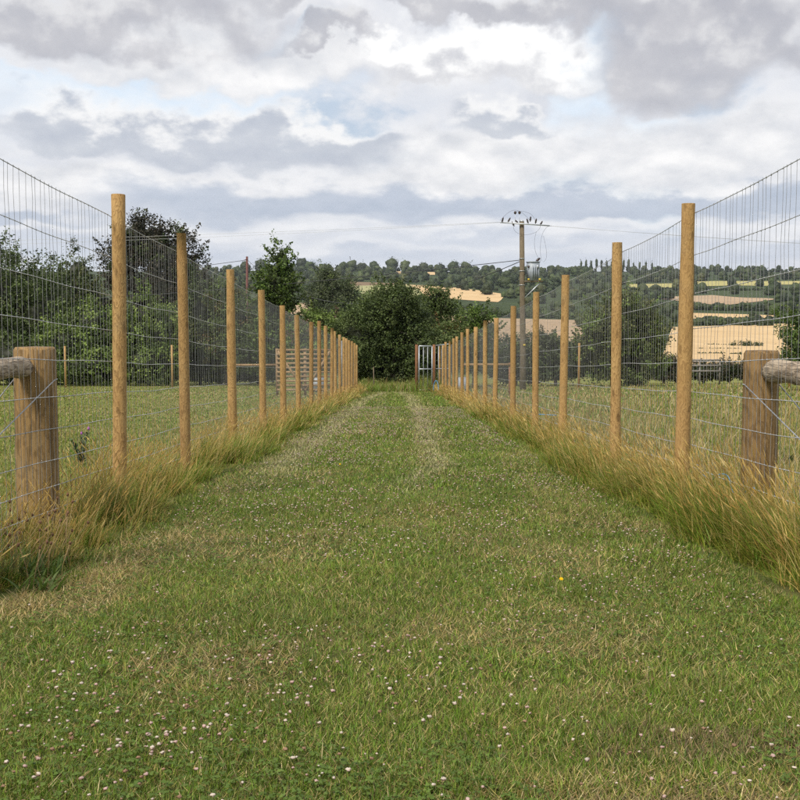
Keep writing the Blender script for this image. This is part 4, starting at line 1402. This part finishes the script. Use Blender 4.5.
# ------------------------------------------------------------------ grass
def blades(x, y, L, w, phi, lean, curl, seg, rng, z=None, taper=0.8):
    """tapering strips; returns V, F, count of verts per blade"""
    n = len(x)
    z = gz(x, y) if z is None else z
    L, w = np.broadcast_to(L, (n,)), np.broadcast_to(w, (n,))
    d = np.stack([np.cos(phi), np.sin(phi), np.zeros(n)], 1)
    fac = phi + rng.uniform(-0.9, 0.9, n) + math.pi / 2
    s = np.stack([np.cos(fac), np.sin(fac), np.zeros(n)], 1)
    p = np.stack([x, y, z - 0.004], 1)
    V = np.zeros((n, 2 * seg + 1, 3))
    for k in range(seg):
        ww = (w * (1 - (k / seg) ** 1.5 * taper) / 2)[:, None]
        V[:, 2 * k] = p - s * ww
        V[:, 2 * k + 1] = p + s * ww
        th = np.clip(lean + curl * (k + 0.5) / seg, 0, 2.6)
        stp = (L / seg)[:, None]
        p = p + stp * (d * np.sin(th)[:, None] + np.array([0, 0, 1.0]) * np.cos(th)[:, None])
    V[:, 2 * seg] = p
    b = (np.arange(n) * (2 * seg + 1))[:, None]
    Fs = []
    for k in range(seg - 1):
        Fs += [b + [[2 * k, 2 * k + 1, 2 * k + 3]], b + [[2 * k, 2 * k + 3, 2 * k + 2]]]
    Fs.append(b + [[2 * seg - 2, 2 * seg - 1, 2 * seg]])
    return V.reshape(-1, 3), np.concatenate(Fs), 2 * seg + 1, p


G_GREEN = np.array([(0.130, 0.235, 0.018), (0.170, 0.270, 0.025), (0.080, 0.155, 0.012), (0.205, 0.290, 0.040), (0.140, 0.205, 0.032)])
G_YELL = np.array([(0.255, 0.26, 0.055), (0.30, 0.28, 0.075), (0.215, 0.23, 0.045)])
G_STRAW = np.array([(0.49, 0.38, 0.155), (0.42, 0.31, 0.115), (0.55, 0.455, 0.235), (0.33, 0.235, 0.09)])
G_PALE = np.array([(0.40, 0.37, 0.17), (0.34, 0.34, 0.13), (0.46, 0.41, 0.21)])
G_BROWN = np.array([(0.27, 0.20, 0.10), (0.20, 0.145, 0.07), (0.34, 0.26, 0.13)])


def pick(pal, n, rng):
    return pal[rng.integers(0, len(pal), n)]


def straw_map(x, y):
    """where the mown path is dry: scalped edges, wheel tracks, loose patches"""
    p = 0.27 + 0.45 * sstep(fbm(x * 1.5, np.where(y < 7, y * 1.1, 7.7 + (y - 7) * 0.4), 21), 0.48, 0.70)
    p = p + 0.75 * np.exp(-((x + 1.45 + 0.08 * np.sin(y * .5)) / 0.30) ** 2) * sstep(fbm(x * 2, y * 0.5, 31), 0.32, 0.55)
    p = p + 0.5 * np.exp(-((x - 0.55 + 0.25 * np.sin(y * 0.16 + .5)) / 0.2) ** 2) * sstep(y, 7, 14)
    p = p + 0.15 * np.exp(-((x - 1.25) / 0.3) ** 2) * sstep(fbm(x * 2, y * 0.6, 41), 0.4, 0.6)
    p = p + 0.45 * np.exp(-((y - 10.6 - 0.15 * x) / 0.45) ** 2) * sstep(-x, 0.35, 0.9)         # bleached bar on the left
    p = p + 0.5 * np.exp(-((y - 4.75) / 0.35) ** 2) * sstep(-x, 1.15, 1.5)
    p = p + 0.40 * sstep(fbm(x * 1.1 + 4, y * 1.6, 51), 0.45, 0.62) * sstep(3.4 - y, 0, 0.7) * sstep(x, -0.2, 0.6)
    return np.clip(p, 0, 0.92)


def track_map(x, y):
    """the two paler wheel tracks"""
    cx = 0.44 - 0.38 * np.exp(-((y - 9.2) / 1.6) ** 2) + 0.05 * np.sin(y * 0.3) - 0.5 * sstep(y, 40, 54)
    a = np.exp(-((x - cx) / (0.12 + 0.003 * y)) ** 2) * sstep(y, 8, 11)
    b = 1.1 * np.exp(-((x + 1.24 - 0.5 * sstep(y, 38, 54)) / 0.22) ** 2) * sstep(y, 8, 13)
    c = 0.45 * np.exp(-((x + 0.62) / 0.13) ** 2) * sstep(y, 16, 24)
    return np.clip(1.05 * np.maximum(np.maximum(a, b), c) * (0.55 + 0.6 * fbm(x * 3, y * 0.5, 191, 3)), 0, 0.9)


def lawn():
    rng = np.random.default_rng(1234)
    parts = []
    # (near, far, count, length, width, segments)
    for (y0, y1, num, L, w, seg) in [(2.2, 3.4, 125000, 0.029, 0.0034, 1), (3.4, 5.5, 140000, 0.032, 0.0042, 1), (5.5, 9, 105000, 0.036, 0.0056, 1),
                                     (9, 16, 60000, 0.042, 0.0092, 1), (16, 30, 42000, 0.05, 0.018, 1), (30, 56, 26000, 0.06, 0.034, 1)]:
        y = y0 + (y1 - y0) * rng.random(num)
        half = np.minimum(1.72, 0.375 * y + 0.12)
        x = rng.uniform(-1, 1, num) * half
        # uneven density
        keep = rng.random(num) < 0.62 + 0.55 * fbm(x * 6, y * 6, 61, 3)
        x, y = x[keep], y[keep]
        n = len(x)
        ps = straw_map(x, y)
        st = rng.random(n) < (ps * 0.9 + 0.05) * (1 - 0.42 * sstep(y, 5, 10))
        ye = rng.random(n) < 0.16 + 0.35 * ps
        col = np.where(st[:, None], pick(G_STRAW, n, rng), np.where(ye[:, None], pick(G_YELL, n, rng), pick(G_GREEN, n, rng)))
        tr = rng.random(n) < track_map(x, y)
        col = np.where(tr[:, None], pick(G_PALE, n, rng), col)
        bp = sstep(fbm(x * 1.2 + 4, y * 3.4, 171), 0.50, 0.62) * sstep(3.55 - y, 0, 0.5) * sstep(x, -0.1, 0.5)
        br = rng.random(n) < 0.55 * bp
        col = np.where(br[:, None], pick(G_BROWN, n, rng), col)
        patch = 0.75 + 0.5 * fbm(x * 2.2, y * 1.4, 71, 4)
        col = col * (patch * rng.uniform(0.42, 1.5, n))[:, None]
        tuft = sstep(fbm(x * 3.5, y * 3.5, 81, 3), 0.5, 0.75)
        lean = np.where(st, rng.uniform(0.7, 1.55, n), np.abs(rng.normal(0.55, 0.4, n)))
        LL = L * rng.uniform(0.55, 1.25, n) * (1 + 0.7 * tuft) * np.where(st, 1.25, 1.0)
        V, Fc, k, _ = blades(x, y, LL, w * rng.uniform(0.7, 1.3, n), rng.uniform(0, 6.283, n), lean, rng.uniform(0, 0.9, n), seg, rng, z=gz(x, y) + 0.008)
        parts.append((V, Fc, np.repeat(col, k, axis=0)))
    # loose cut stalks lying on top
    n = 700
    y = 2.3 + 9 * rng.random(n) ** 1.6
    x = rng.uniform(-1, 1, n) * np.minimum(1.65, 0.375 * y)
    V, Fc, k, _ = blades(x, y, rng.uniform(0.03, 0.075, n), 0.0028, rng.uniform(0, 6.283, n), rng.uniform(0.9, 1.5, n), rng.uniform(-0.2, 0.3, n), 2, rng,
                         z=gz(x, y) + 0.012)
    parts.append((V, Fc, np.repeat(pick(G_STRAW, n, rng) * rng.uniform(.8, 1.2, (n, 1)), k, axis=0)))
    # clover leaves in the sward
    n = 11000
    y = 2.3 + 10 * rng.random(n) ** 1.4
    x = rng.uniform(-1, 1, n) * np.minimum(1.6, 0.375 * y)
    kp = fbm(x * 1.6, y * 1.2, 91, 3) > 0.47
    x, y = x[kp], y[kp]
    n = len(x)
    z = gz(x, y) + rng.uniform(0.018, 0.036, n)
    C, N_ = [], []
    for t in range(3):
        a = rng.uniform(0, 6.28, n) if t == 0 else a + 2.094
        C.append(np.stack([x + 0.006 * np.cos(a), y + 0.006 * np.sin(a), z], 1))
        N_.append(np.stack([0.3 * np.cos(a), 0.3 * np.sin(a), np.ones(n)], 1) + rng.normal(0, .15, (n, 3)))
    C, N_ = np.concatenate(C), np.concatenate(N_)
    cl = np.tile(pick(np.array([(0.115, 0.18, 0.028), (0.14, 0.21, 0.036), (0.095, 0.155, 0.025)]), n, rng) * rng.uniform(.8, 1.2, (n, 1)), (3, 1))
    parts.append(leaf_mesh(C, N_, np.full(3 * n, 0.012), cl, rng, 0.95))
    V, Fc, C = join(parts)
    tag(obj('mown_grass', make_mesh('mown_grass', V, Fc, M['grass'], C)), 'short mown green grass with straw patches covering the path', 'grass', kind='stuff')


lawn()


def clover():
    rng = np.random.default_rng(4321)
    P, T = ICO[1]
    P0, T0 = ICO[0]
    parts = []
    n = 18000
    y = 2.3 + 28 * rng.random(n) ** 1.15
    x = rng.uniform(-1, 1, n) * np.minimum(1.55, 0.375 * y)
    dens = sstep(fbm(x * 1.25 + 2, y * 0.8, 101, 4), 0.43, 0.66) * (1 - 0.8 * np.exp(-((x - 0.1) / 0.25) ** 2) * sstep(y, 4, 9)) * (1 - 0.6 * straw_map(x, y))
    kp = rng.random(n) < dens * 0.9 + 0.15
    x, y = x[kp], y[kp]
    n = len(x)
    z = gz(x, y) + rng.uniform(0.03, 0.056, n)
    r = rng.uniform(0.0022, 0.0055, n) * (1 + 0.35 * sstep(y, 4, 8) + 0.5 * sstep(y, 8, 20))
    kind = rng.random(n)
    for i in range(n):
        near = y[i] < 3.7
        B, Tt = (P, T) if near else (P0, T0)
        Q = B * (1 + (0.45 * rng.uniform(-1, 1, (len(B), 1)) if near else 0.3 * rng.uniform(-1, 1, (len(B), 1))))
        up = B[:, 2]
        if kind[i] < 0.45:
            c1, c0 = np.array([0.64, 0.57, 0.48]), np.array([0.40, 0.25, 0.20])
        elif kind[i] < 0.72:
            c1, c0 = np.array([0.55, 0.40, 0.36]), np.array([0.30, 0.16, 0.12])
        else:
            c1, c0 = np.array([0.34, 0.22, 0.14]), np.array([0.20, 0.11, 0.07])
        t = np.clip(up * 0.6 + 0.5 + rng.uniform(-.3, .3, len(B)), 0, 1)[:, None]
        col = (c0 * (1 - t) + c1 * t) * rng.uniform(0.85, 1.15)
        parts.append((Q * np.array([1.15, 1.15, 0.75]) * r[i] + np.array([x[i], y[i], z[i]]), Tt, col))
    V, Fc, C = join(parts)
    tag(obj('clover_flowers', make_mesh('clover_flowers', V, Fc, M['petal'], C)), 'tiny white and pink clover heads scattered through the mown grass', 'flowers', kind='stuff')
    # the yellow flowers that stand out
    for u, v, s, lab in ((561, 589, 1.0, 'single bright yellow flower in the grass right of centre'),
                         (340, 468, 1.0, 'single small yellow flower farther along the left half of the path')):
        r_ = ray(u, v)
        Y = EYE / (-(r_[2] / r_[1]) - SLOPE)
        x_ = r_[0] / r_[1] * Y
        root = empty('yellow_flower', (x_, Y, float(gz(x_, Y))), lab, 'flower')
        n = 16
        a = np.linspace(0, 6.283, n, endpoint=False)
        rad = 0.0105 * s
        pet = []
        for rr, nn, zz in ((rad, 14, 0.0), (rad * 0.7, 10, 0.002)):
            aa = np.linspace(0, 6.283, nn, endpoint=False)
            C_ = np.stack([rr * .55 * np.cos(aa), rr * .55 * np.sin(aa) - 0.004, 0.045 + zz + 0 * aa], 1)
            for q_ in range(nn):
                d = np.array([math.cos(aa[q_]), math.sin(aa[q_]), 0.25])
                sd = np.array([-math.sin(aa[q_]), math.cos(aa[q_]), 0]) * rr * 0.22
                c0 = np.array([0, -0.004, 0.045 + zz])
                pet.append((np.array([c0, c0 + d * rr * .6 + sd, c0 + d * rr, c0 + d * rr * .6 - sd]), np.array([[0, 1, 2], [0, 2, 3]]),
                            np.tile([[0.80, 0.50, 0.01]], (4, 1))))
        V, Fc, C = join(pet)
        # tip the head towards the light and the viewer
        V = V - [0, 0, 0.045]
        ca, sa = math.cos(0.6), math.sin(0.6)
        V = np.stack([V[:, 0], V[:, 1] * ca - V[:, 2] * sa, V[:, 1] * sa + V[:, 2] * ca], 1) + [0, 0, 0.05]
        obj('petals', make_mesh('petals', V, Fc, M['petal'], C), root)
        MB().tube([(0, 0, -.01), (0, 0, .03), (0, -0.003, .05)], .0012, 5).build('stem', mat_stem, root)


mat_stem = mat_plain('flower_stem', (0.08, 0.13, 0.03), None, 30, 0.6)
clover()


def verge():
    """long seeding grass left uncut along both fences"""
    rng = np.random.default_rng(777)
    for side, lab in ((-1, 'long green and straw coloured grass along the foot of the left fence'),
                      (1, 'long green and straw coloured grass along the foot of the right fence')):
        parts = []
        zone = [(3.6, 6.0, 15000, 0.0045), (6.0, 9.0, 16000, 0.0055), (9, 14, 15000, 0.0075), (14, 22, 12000, 0.013), (22, 34, 9500, 0.021), (34, 57, 9000, 0.038)]
        for (y0, y1, num, w) in zone:
            y = rng.uniform(y0, y1, num)
            s = rng.beta(1.5, 1.25, num)
            inner = 1.60 + 0.10 * np.sin(y * 0.9 + side) * fbm(y * 0.6, y * 0 + side * 5, 111, 3) * 2 + 0.20 * sstep(6.0 - y, 0, 1.0) \
                + 0.22 * (fbm(y * 1.7, y * 0 + 9.0 + side, 113, 3) - 0.5)
            ax = inner + s * (2.42 - inner)
            x = side * ax
            clump = fbm(x * 5, y * 3.2, 121 + side, 3)
            kp = rng.random(num) < 0.12 + 1.1 * sstep(clump, 0.34, 0.64)
            x, y, s, ax, clump = x[kp], y[kp], s[kp], ax[kp], clump[kp]
            n = len(x)
            farr = sstep(y, 20, 34)
            tall = (0.62 + 0.55 * sstep(clump, 0.4, 0.7)) * (0.35 + 0.65 * sstep(s, 0.0, 0.35)) * (1 - 0.35 * sstep(s, 0.72, 1.0)) * (1 - (0.34 if side < 0 else -0.08) * sstep(7.3 - y, 0, 0.8))
            dry = np.clip(0.09 + (0.62 if side > 0 else 0.25) * farr + 0.5 * (fbm(x * 1.5, y * 0.7, 131 + side, 3) - 0.45) + (0.12 if side < 0 else 0.0) * sstep(10 - y, 0, 3), 0, 0.95)
            st = rng.random(n) < dry
            ye = rng.random(n) < 0.38
            col = np.where(st[:, None], pick(G_STRAW, n, rng) * [1.12, 1.05, 0.8], np.where(ye[:, None], pick(G_YELL, n, rng) * [1.12, 1.08, 0.85], pick(G_GREEN, n, rng) * [1.1, 1.05, 0.9]))
            col = col * rng.uniform(0.6, 1.3, (n, 1))
            phi = np.where(rng.random(n) < 0.62, math.pi if side > 0 else 0.0, rng.uniform(0, 6.283, n)) + rng.normal(0, 0.5, n) + 3.2 * (fbm(x * 4, y * 2.2, 161 + side, 2) - 0.5)
            L = rng.uniform(0.14, 0.40, n) * tall * np.where(st, 1.1, 1.0)
            lean = np.abs(rng.normal(0.30, 0.22, n)) + 0.7 * sstep(fbm(x * 3, y * 1.9, 167 + side, 2), 0.58, 0.75)
            curl = rng.uniform(0.1, 1.3, n)
            V, Fc, k, _ = blades(x, y, L, w * rng.uniform(0.6, 1.3, n), phi, lean, curl, 3 if y0 < 8 else 2, rng)
            parts.append((V, Fc, np.repeat(col, k, axis=0)))
            # flowering stalks with seed heads
            m_ = int(n * 0.095)
            ii = rng.integers(0, n, m_)
            ok = s[ii] > 0.12
            ii = ii[ok]
            m_ = len(ii)
            xs, ys = x[ii] + rng.normal(0, .02, m_), y[ii] + rng.normal(0, .02, m_)
            Ls = rng.uniform(0.28, 0.54, m_) * (0.45 + 0.55 * tall[ii] / 1.0)
            ph = (math.pi if side > 0 else 0.3) + rng.normal(0, 0.6, m_) + 2.6 * (fbm(xs * 4, ys * 2.2, 161 + side, 2) - 0.5)
            if side < 0:
                ph = np.where(rng.random(m_) < 0.35, ph + math.pi, ph)
            ln = np.abs(rng.normal(0.32, 0.18, m_))
            V, Fc, k, tip = blades(xs, ys, Ls, np.maximum(w * 0.45, 0.0022), ph, ln, rng.uniform(0.0, 0.35, m_), 2, rng, taper=0.3)
            sc = pick(G_STRAW, m_, rng) * [1.1, 1.02, 0.8] * rng.uniform(0.85, 1.35, (m_, 1))
            parts.append((V, Fc, np.repeat(sc, k, axis=0)))
            # each head: two crossed spindles of spikelets
            hl = rng.uniform(0.05, 0.11, m_)
            d = np.stack([np.cos(ph) * np.sin(ln + .3), np.sin(ph) * np.sin(ln + .3), np.cos(ln + .3)], 1)
            e1 = np.cross(d, unit(m_, rng))
            e1 /= np.linalg.norm(e1, axis=1, keepdims=True)
            e2 = np.cross(d, e1)
            hw = np.maximum(rng.uniform(0.0018, 0.0034, m_), w * 0.33)[:, None]
            for e in (e1, e2):
                a0 = tip - d * hl[:, None] * 0.55
                Vh = np.stack([a0, a0 + d * hl[:, None] * .4 + e * hw, a0 + d * hl[:, None] * 1.0, a0 + d * hl[:, None] * .4 - e * hw], 1).reshape(-1, 3)
                b = (np.arange(m_) * 4)[:, None]
                parts.append((Vh, np.concatenate([b + [[0, 1, 2]], b + [[0, 2, 3]]]), np.repeat(sc * rng.uniform(0.85, 1.15, (m_, 1)), 4, axis=0)))
        V, Fc, C = join(parts)
        tag(obj('verge_grass', make_mesh('verge_grass', V, Fc, M['grass'], C)), lab, 'grass', kind='stuff')


verge()


def rough_end():
    """uncut grass between the end of the lane and the thicket"""
    rng = np.random.default_rng(2024)
    n = 17000
    y = rng.uniform(53.5, 60, n)
    x = rng.uniform(-3.2, 3.0, n)
    kp = (y > 54.5 + 0.7 * np.sin(x * 1.4)) | (rng.random(n) < 0.15)
    x, y = x[kp], y[kp]
    n = len(x)
    st = rng.random(n) < 0.22
    col = np.where(st[:, None], pick(G_STRAW, n, rng) * .8, np.where((rng.random(n) < .4)[:, None], pick(G_YELL, n, rng), pick(G_GREEN, n, rng) * 1.1))
    L = rng.uniform(0.3, 0.75, n) * (0.7 + 0.5 * sstep(fbm(x * .8, y * .5, 141, 2), .35, .65)) * (1 + 0.35 * sstep(x, 0.2, 1.4) * sstep(2.4 - x, 0, 1))
    V, Fc, k, _ = blades(x, y, L, 0.03 * rng.uniform(.6, 1.3, n), rng.uniform(0, 6.28, n), np.abs(rng.normal(.3, .2, n)), rng.uniform(0, 1, n), 2, rng)
    tag(obj('rough_grass', make_mesh('rough_grass', V, Fc, M['grass'], np.repeat(col * rng.uniform(.75, 1.25, (n, 1)), k, axis=0))),
        'rough uncut green grass between the path end and the thicket', 'grass', kind='stuff')


rough_end()


def pasture():
    rng = np.random.default_rng(888)
    for side, lab in ((-1, 'short yellowish pasture grass left of the fence'), (1, 'yellowish pasture grass with dry stalks right of the fence')):
        parts = []
        for (y0, y1, num, L, w) in [(4.5, 8, 20000, 0.06, 0.007), (8, 13, 26000, 0.065, 0.0105), (13, 22, 30000, 0.075, 0.018), (22, 40, 28000, 0.085, 0.035), (40, 95, 24000, 0.11, 0.09)]:
            y = y0 + (y1 - y0) * rng.random(num)
            x = 2.1 + rng.random(num) * np.maximum(0.39 * y + 0.4 - 2.1, 0.3)
            x = side * x
            n = num
            dry = np.clip(0.30 + 1.0 * (fbm(x * .5, y * .35, 151 + side, 4) - 0.42), 0.04, 0.85)
            st = rng.random(n) < dry * 0.7
            ye = rng.random(n) < 0.45
            col = np.where(st[:, None], pick(G_STRAW, n, rng) * .85, np.where(ye[:, None], pick(G_YELL, n, rng) * 0.95, pick(G_GREEN, n, rng)))
            col = col * rng.uniform(0.7, 1.25, (n, 1))
            LL = L * rng.uniform(.5, 1.4, n) * (0.8 if side > 0 else 0.55)
            V, Fc, k, _ = blades(x, y, LL, w * rng.uniform(.6, 1.3, n), rng.uniform(0, 6.28, n), np.abs(rng.normal(.45, .3, n)), rng.uniform(0, .8, n), 1, rng)
            parts.append((V, Fc, np.repeat(col, k, axis=0)))
            m_ = int(num * (0.07 if side > 0 else 0.010))
            ii = rng.integers(0, n, m_)
            xx, yy = x[ii], y[ii]
            V, Fc, k, _ = blades(xx, yy, rng.uniform(.12, .30, m_) * (1.0 if side > 0 else .6), w * 0.6, rng.uniform(0, 6.28, m_), np.abs(rng.normal(.3, .25, m_)), rng.uniform(0, .5, m_), 2, rng, taper=.3)
            parts.append((V, Fc, np.repeat(pick(G_STRAW, m_, rng) * rng.uniform(.7, 1.1, (m_, 1)), k, axis=0)))
        V, Fc, C = join(parts)
        tag(obj('pasture_grass', make_mesh('pasture_grass', V, Fc, M['grass'], C)), lab, 'grass', kind='stuff')


pasture()


# ------------------------------------------------------------------ small plants and litter by the fences
def near_ground(u, v):
    r_ = ray(u, v)
    Y = EYE / (-(r_[2] / r_[1]) - SLOPE)
    x_ = r_[0] / r_[1] * Y
    return np.array([x_, Y, float(gz(x_, Y))])


HEADM = mat_plain('seed_head_brown', (0.11, 0.055, 0.03), (0.19, 0.10, 0.05), 60, 0.9, 0, 0.3)
STEMM = mat_plain('dry_stem', (0.30, 0.21, 0.10), (0.22, 0.15, 0.07), 60, 0.8)
PURPLE = mat_plain('thistle_purple', (0.35, 0.08, 0.38), None, 60, 0.8)


def plants():
    rng = np.random.default_rng(31337)
    spots = [(6, 572), (20, 580), (34, 574), (48, 578), (60, 566), (14, 558), (40, 590), (-6, 585)]
    labs = ['brown headed plantain at the very left edge of the verge', 'brown headed plantain with pale stems beside the left edge',
            'brown headed plantain below the left strainer post', 'brown headed plantain right of the strainer foot',
            'brown headed plantain farthest right of its patch', 'brown headed plantain closest to the netting foot',
            'brown headed plantain lowest in its patch', 'brown headed plantain cut by the left picture edge']
    for (u, v), lab in zip(spots, labs):
        p = near_ground(u, v)
        root = empty('plantain', p, lab, 'plant', 'brown headed plants at the left verge')
        n = 26
        a = rng.uniform(0, 6.283, n)
        col = pick(np.array([(0.08, 0.135, 0.022), (0.10, 0.16, 0.028), (0.125, 0.18, 0.035)]), n, rng)
        V, Fc, k, _ = blades(rng.normal(0, .05, n), rng.normal(0, .05, n), rng.uniform(.08, .17, n), .018, a, rng.uniform(.2, .7, n), rng.uniform(.3, 1.0, n), 3, rng, z=np.zeros(n))
        obj('leaves', make_mesh('leaves', V, Fc, M['grass'], np.repeat(col, k, axis=0)), root)
        for _ in range(5):
            q_ = rng.normal(0, .06, 2)
            h = rng.uniform(.16, .36)
            t = np.array([q_[0] + rng.normal(.05, .06), q_[1] + rng.normal(0, .05), h])
            s = MB().tube([(q_[0], q_[1], 0), ((q_[0] + t[0]) / 2 - .01, q_[1], h * .55), t], .0016, 5).build('stem', STEMM, root)
            MB().blob(t, (.006, .006, .009), 1, 0.25, rng).build('seed_head', HEADM, root)
    # thistle in the left pasture
    p = near_ground(81, 466)
    root = empty('thistle', p, 'spiky thistle with a purple flower in the left pasture', 'plant')
    for k in range(4):
        a = k * 1.7
        top = np.array([0.09 * math.cos(a), 0.09 * math.sin(a), 0.38 - 0.06 * k])
        MB().tube([(0, 0, -.02), top * [.4, .4, .5], top], [.008, .006, .003], 6).build('stem', mat_stem, root)
        n = 34
        s = rng.random(n)
        bx, by, bz = top[0] * s * .8, top[1] * s * .8, top[2] * s * .95
        V, Fc, kk, _ = blades(bx, by, rng.uniform(.05, .12, n) * (1.2 - .6 * s), .022, rng.uniform(0, 6.28, n), rng.uniform(.5, 1.1, n), rng.uniform(0, .8, n), 3, rng, z=bz)
        col = pick(np.array([(0.05, 0.085, 0.035), (0.065, 0.10, 0.045), (0.04, 0.07, 0.03)]), n, rng)
        obj('leaves', make_mesh('leaves', V, Fc, M['grass'], np.repeat(col, kk, axis=0)), root)
        MB().blob(top + [0, 0, .012], (.013, .013, .018), 1, .2, rng).build('flower_head', PURPLE if k < 2 else mat_stem, root)
    # low weeds and droppings in the right and left pastures
    for u, v, lab in ((790, 462, 'dark leafy weed beside the right strainer wire'), (606, 412, 'dark low weed patch in the right pasture'), (690, 401, 'small weed far out in the right pasture')):
        p = near_ground(u, v)
        root = empty('leafy_weed', p, lab, 'plant')
        n = 60
        V, Fc, kk, _ = blades(rng.normal(0, .06, n), rng.normal(0, .05, n), rng.uniform(.06, .14, n), .028, rng.uniform(0, 6.28, n), rng.uniform(.2, 1.0, n), rng.uniform(.2, .9, n), 3, rng, z=np.zeros(n))
        col = pick(np.array([(0.035, 0.07, 0.02), (0.05, 0.09, 0.025)]), n, rng)
        obj('leaves', make_mesh('leaves', V, Fc, M['grass'], np.repeat(col, kk, axis=0)), root)
        MB().tube([(0, 0, -.02), (0.01, 0, .07)], .005, 5).build('stem', mat_stem, root)
    # blue baler twine caught along the right netting, and a scrap farther off
    x0 = FX + 0.075
    ys = np.linspace(7.9, 6.75, 26)
    pts = np.stack([x0 + 0.012 * np.sin(ys * 17), ys, gz(x0, ys) + 0.30 + 0.035 * np.sin(ys * 9) - 0.05 * sstep(-ys, -7.2, -6.8)], 1)
    o = MB().tube(pts - pts[0], 0.0032, 6).build('baler_twine', M['blue'], None, loc=pts[0])
    tag(o, 'blue baler twine tangled along the netting by the right strainer post', 'twine')
    p = near_ground(733, 508) + [0, 0, .16]
    c = [(0, 0, 0), (.02, -.02, .03), (.05, -.03, .035), (.03, -.05, -.01), (-.01, -.05, -.03), (-.03, -.02, -.06)]
    c = np.array([np.interp(np.linspace(0, 5, 30), range(6), np.array(c)[:, i]) for i in range(3)]).T
    tag(MB().tube(c, 0.004, 6).build('baler_twine', M['blue'], None, loc=(x0 - .0, 6.72, float(gz(x0, 6.72)) + .26)), 'loose blue twine knot hanging in the grass by the right strainer', 'twine')
    p = near_ground(543, 420.5)
    tag(MB().tube([(-.28, 0, .1), (-.1, .05, .12), (.1, 0, .115), (.28, .04, .1)], 0.012, 6).build('blue_pipe', M['blue'], None, loc=p), 'short blue pipe lying in the grass behind the right fence', 'pipe')


plants()


# ------------------------------------------------------------------ the air: thin summer haze
def haze():
    m_, g = new_mat('haze_air')
    v = g.n('ShaderNodeVolumePrincipled', Color=(0.80, 0.87, 1.0, 1), Density=0.00005, Anisotropy=0.2)
    g.n('ShaderNodeOutputMaterial', Volume=v.outputs[0])
    x, y0, y1, z0, z1 = 4300, -700, 3460, -40, 150
    o = MB().box((0, (y0 + y1) / 2, (z0 + z1) / 2), (2 * x, y1 - y0, z1 - z0)).build('haze', m_, None)
    tag(o, 'thin bluish haze in the air over the far hillside', 'haze', kind='stuff')


haze()
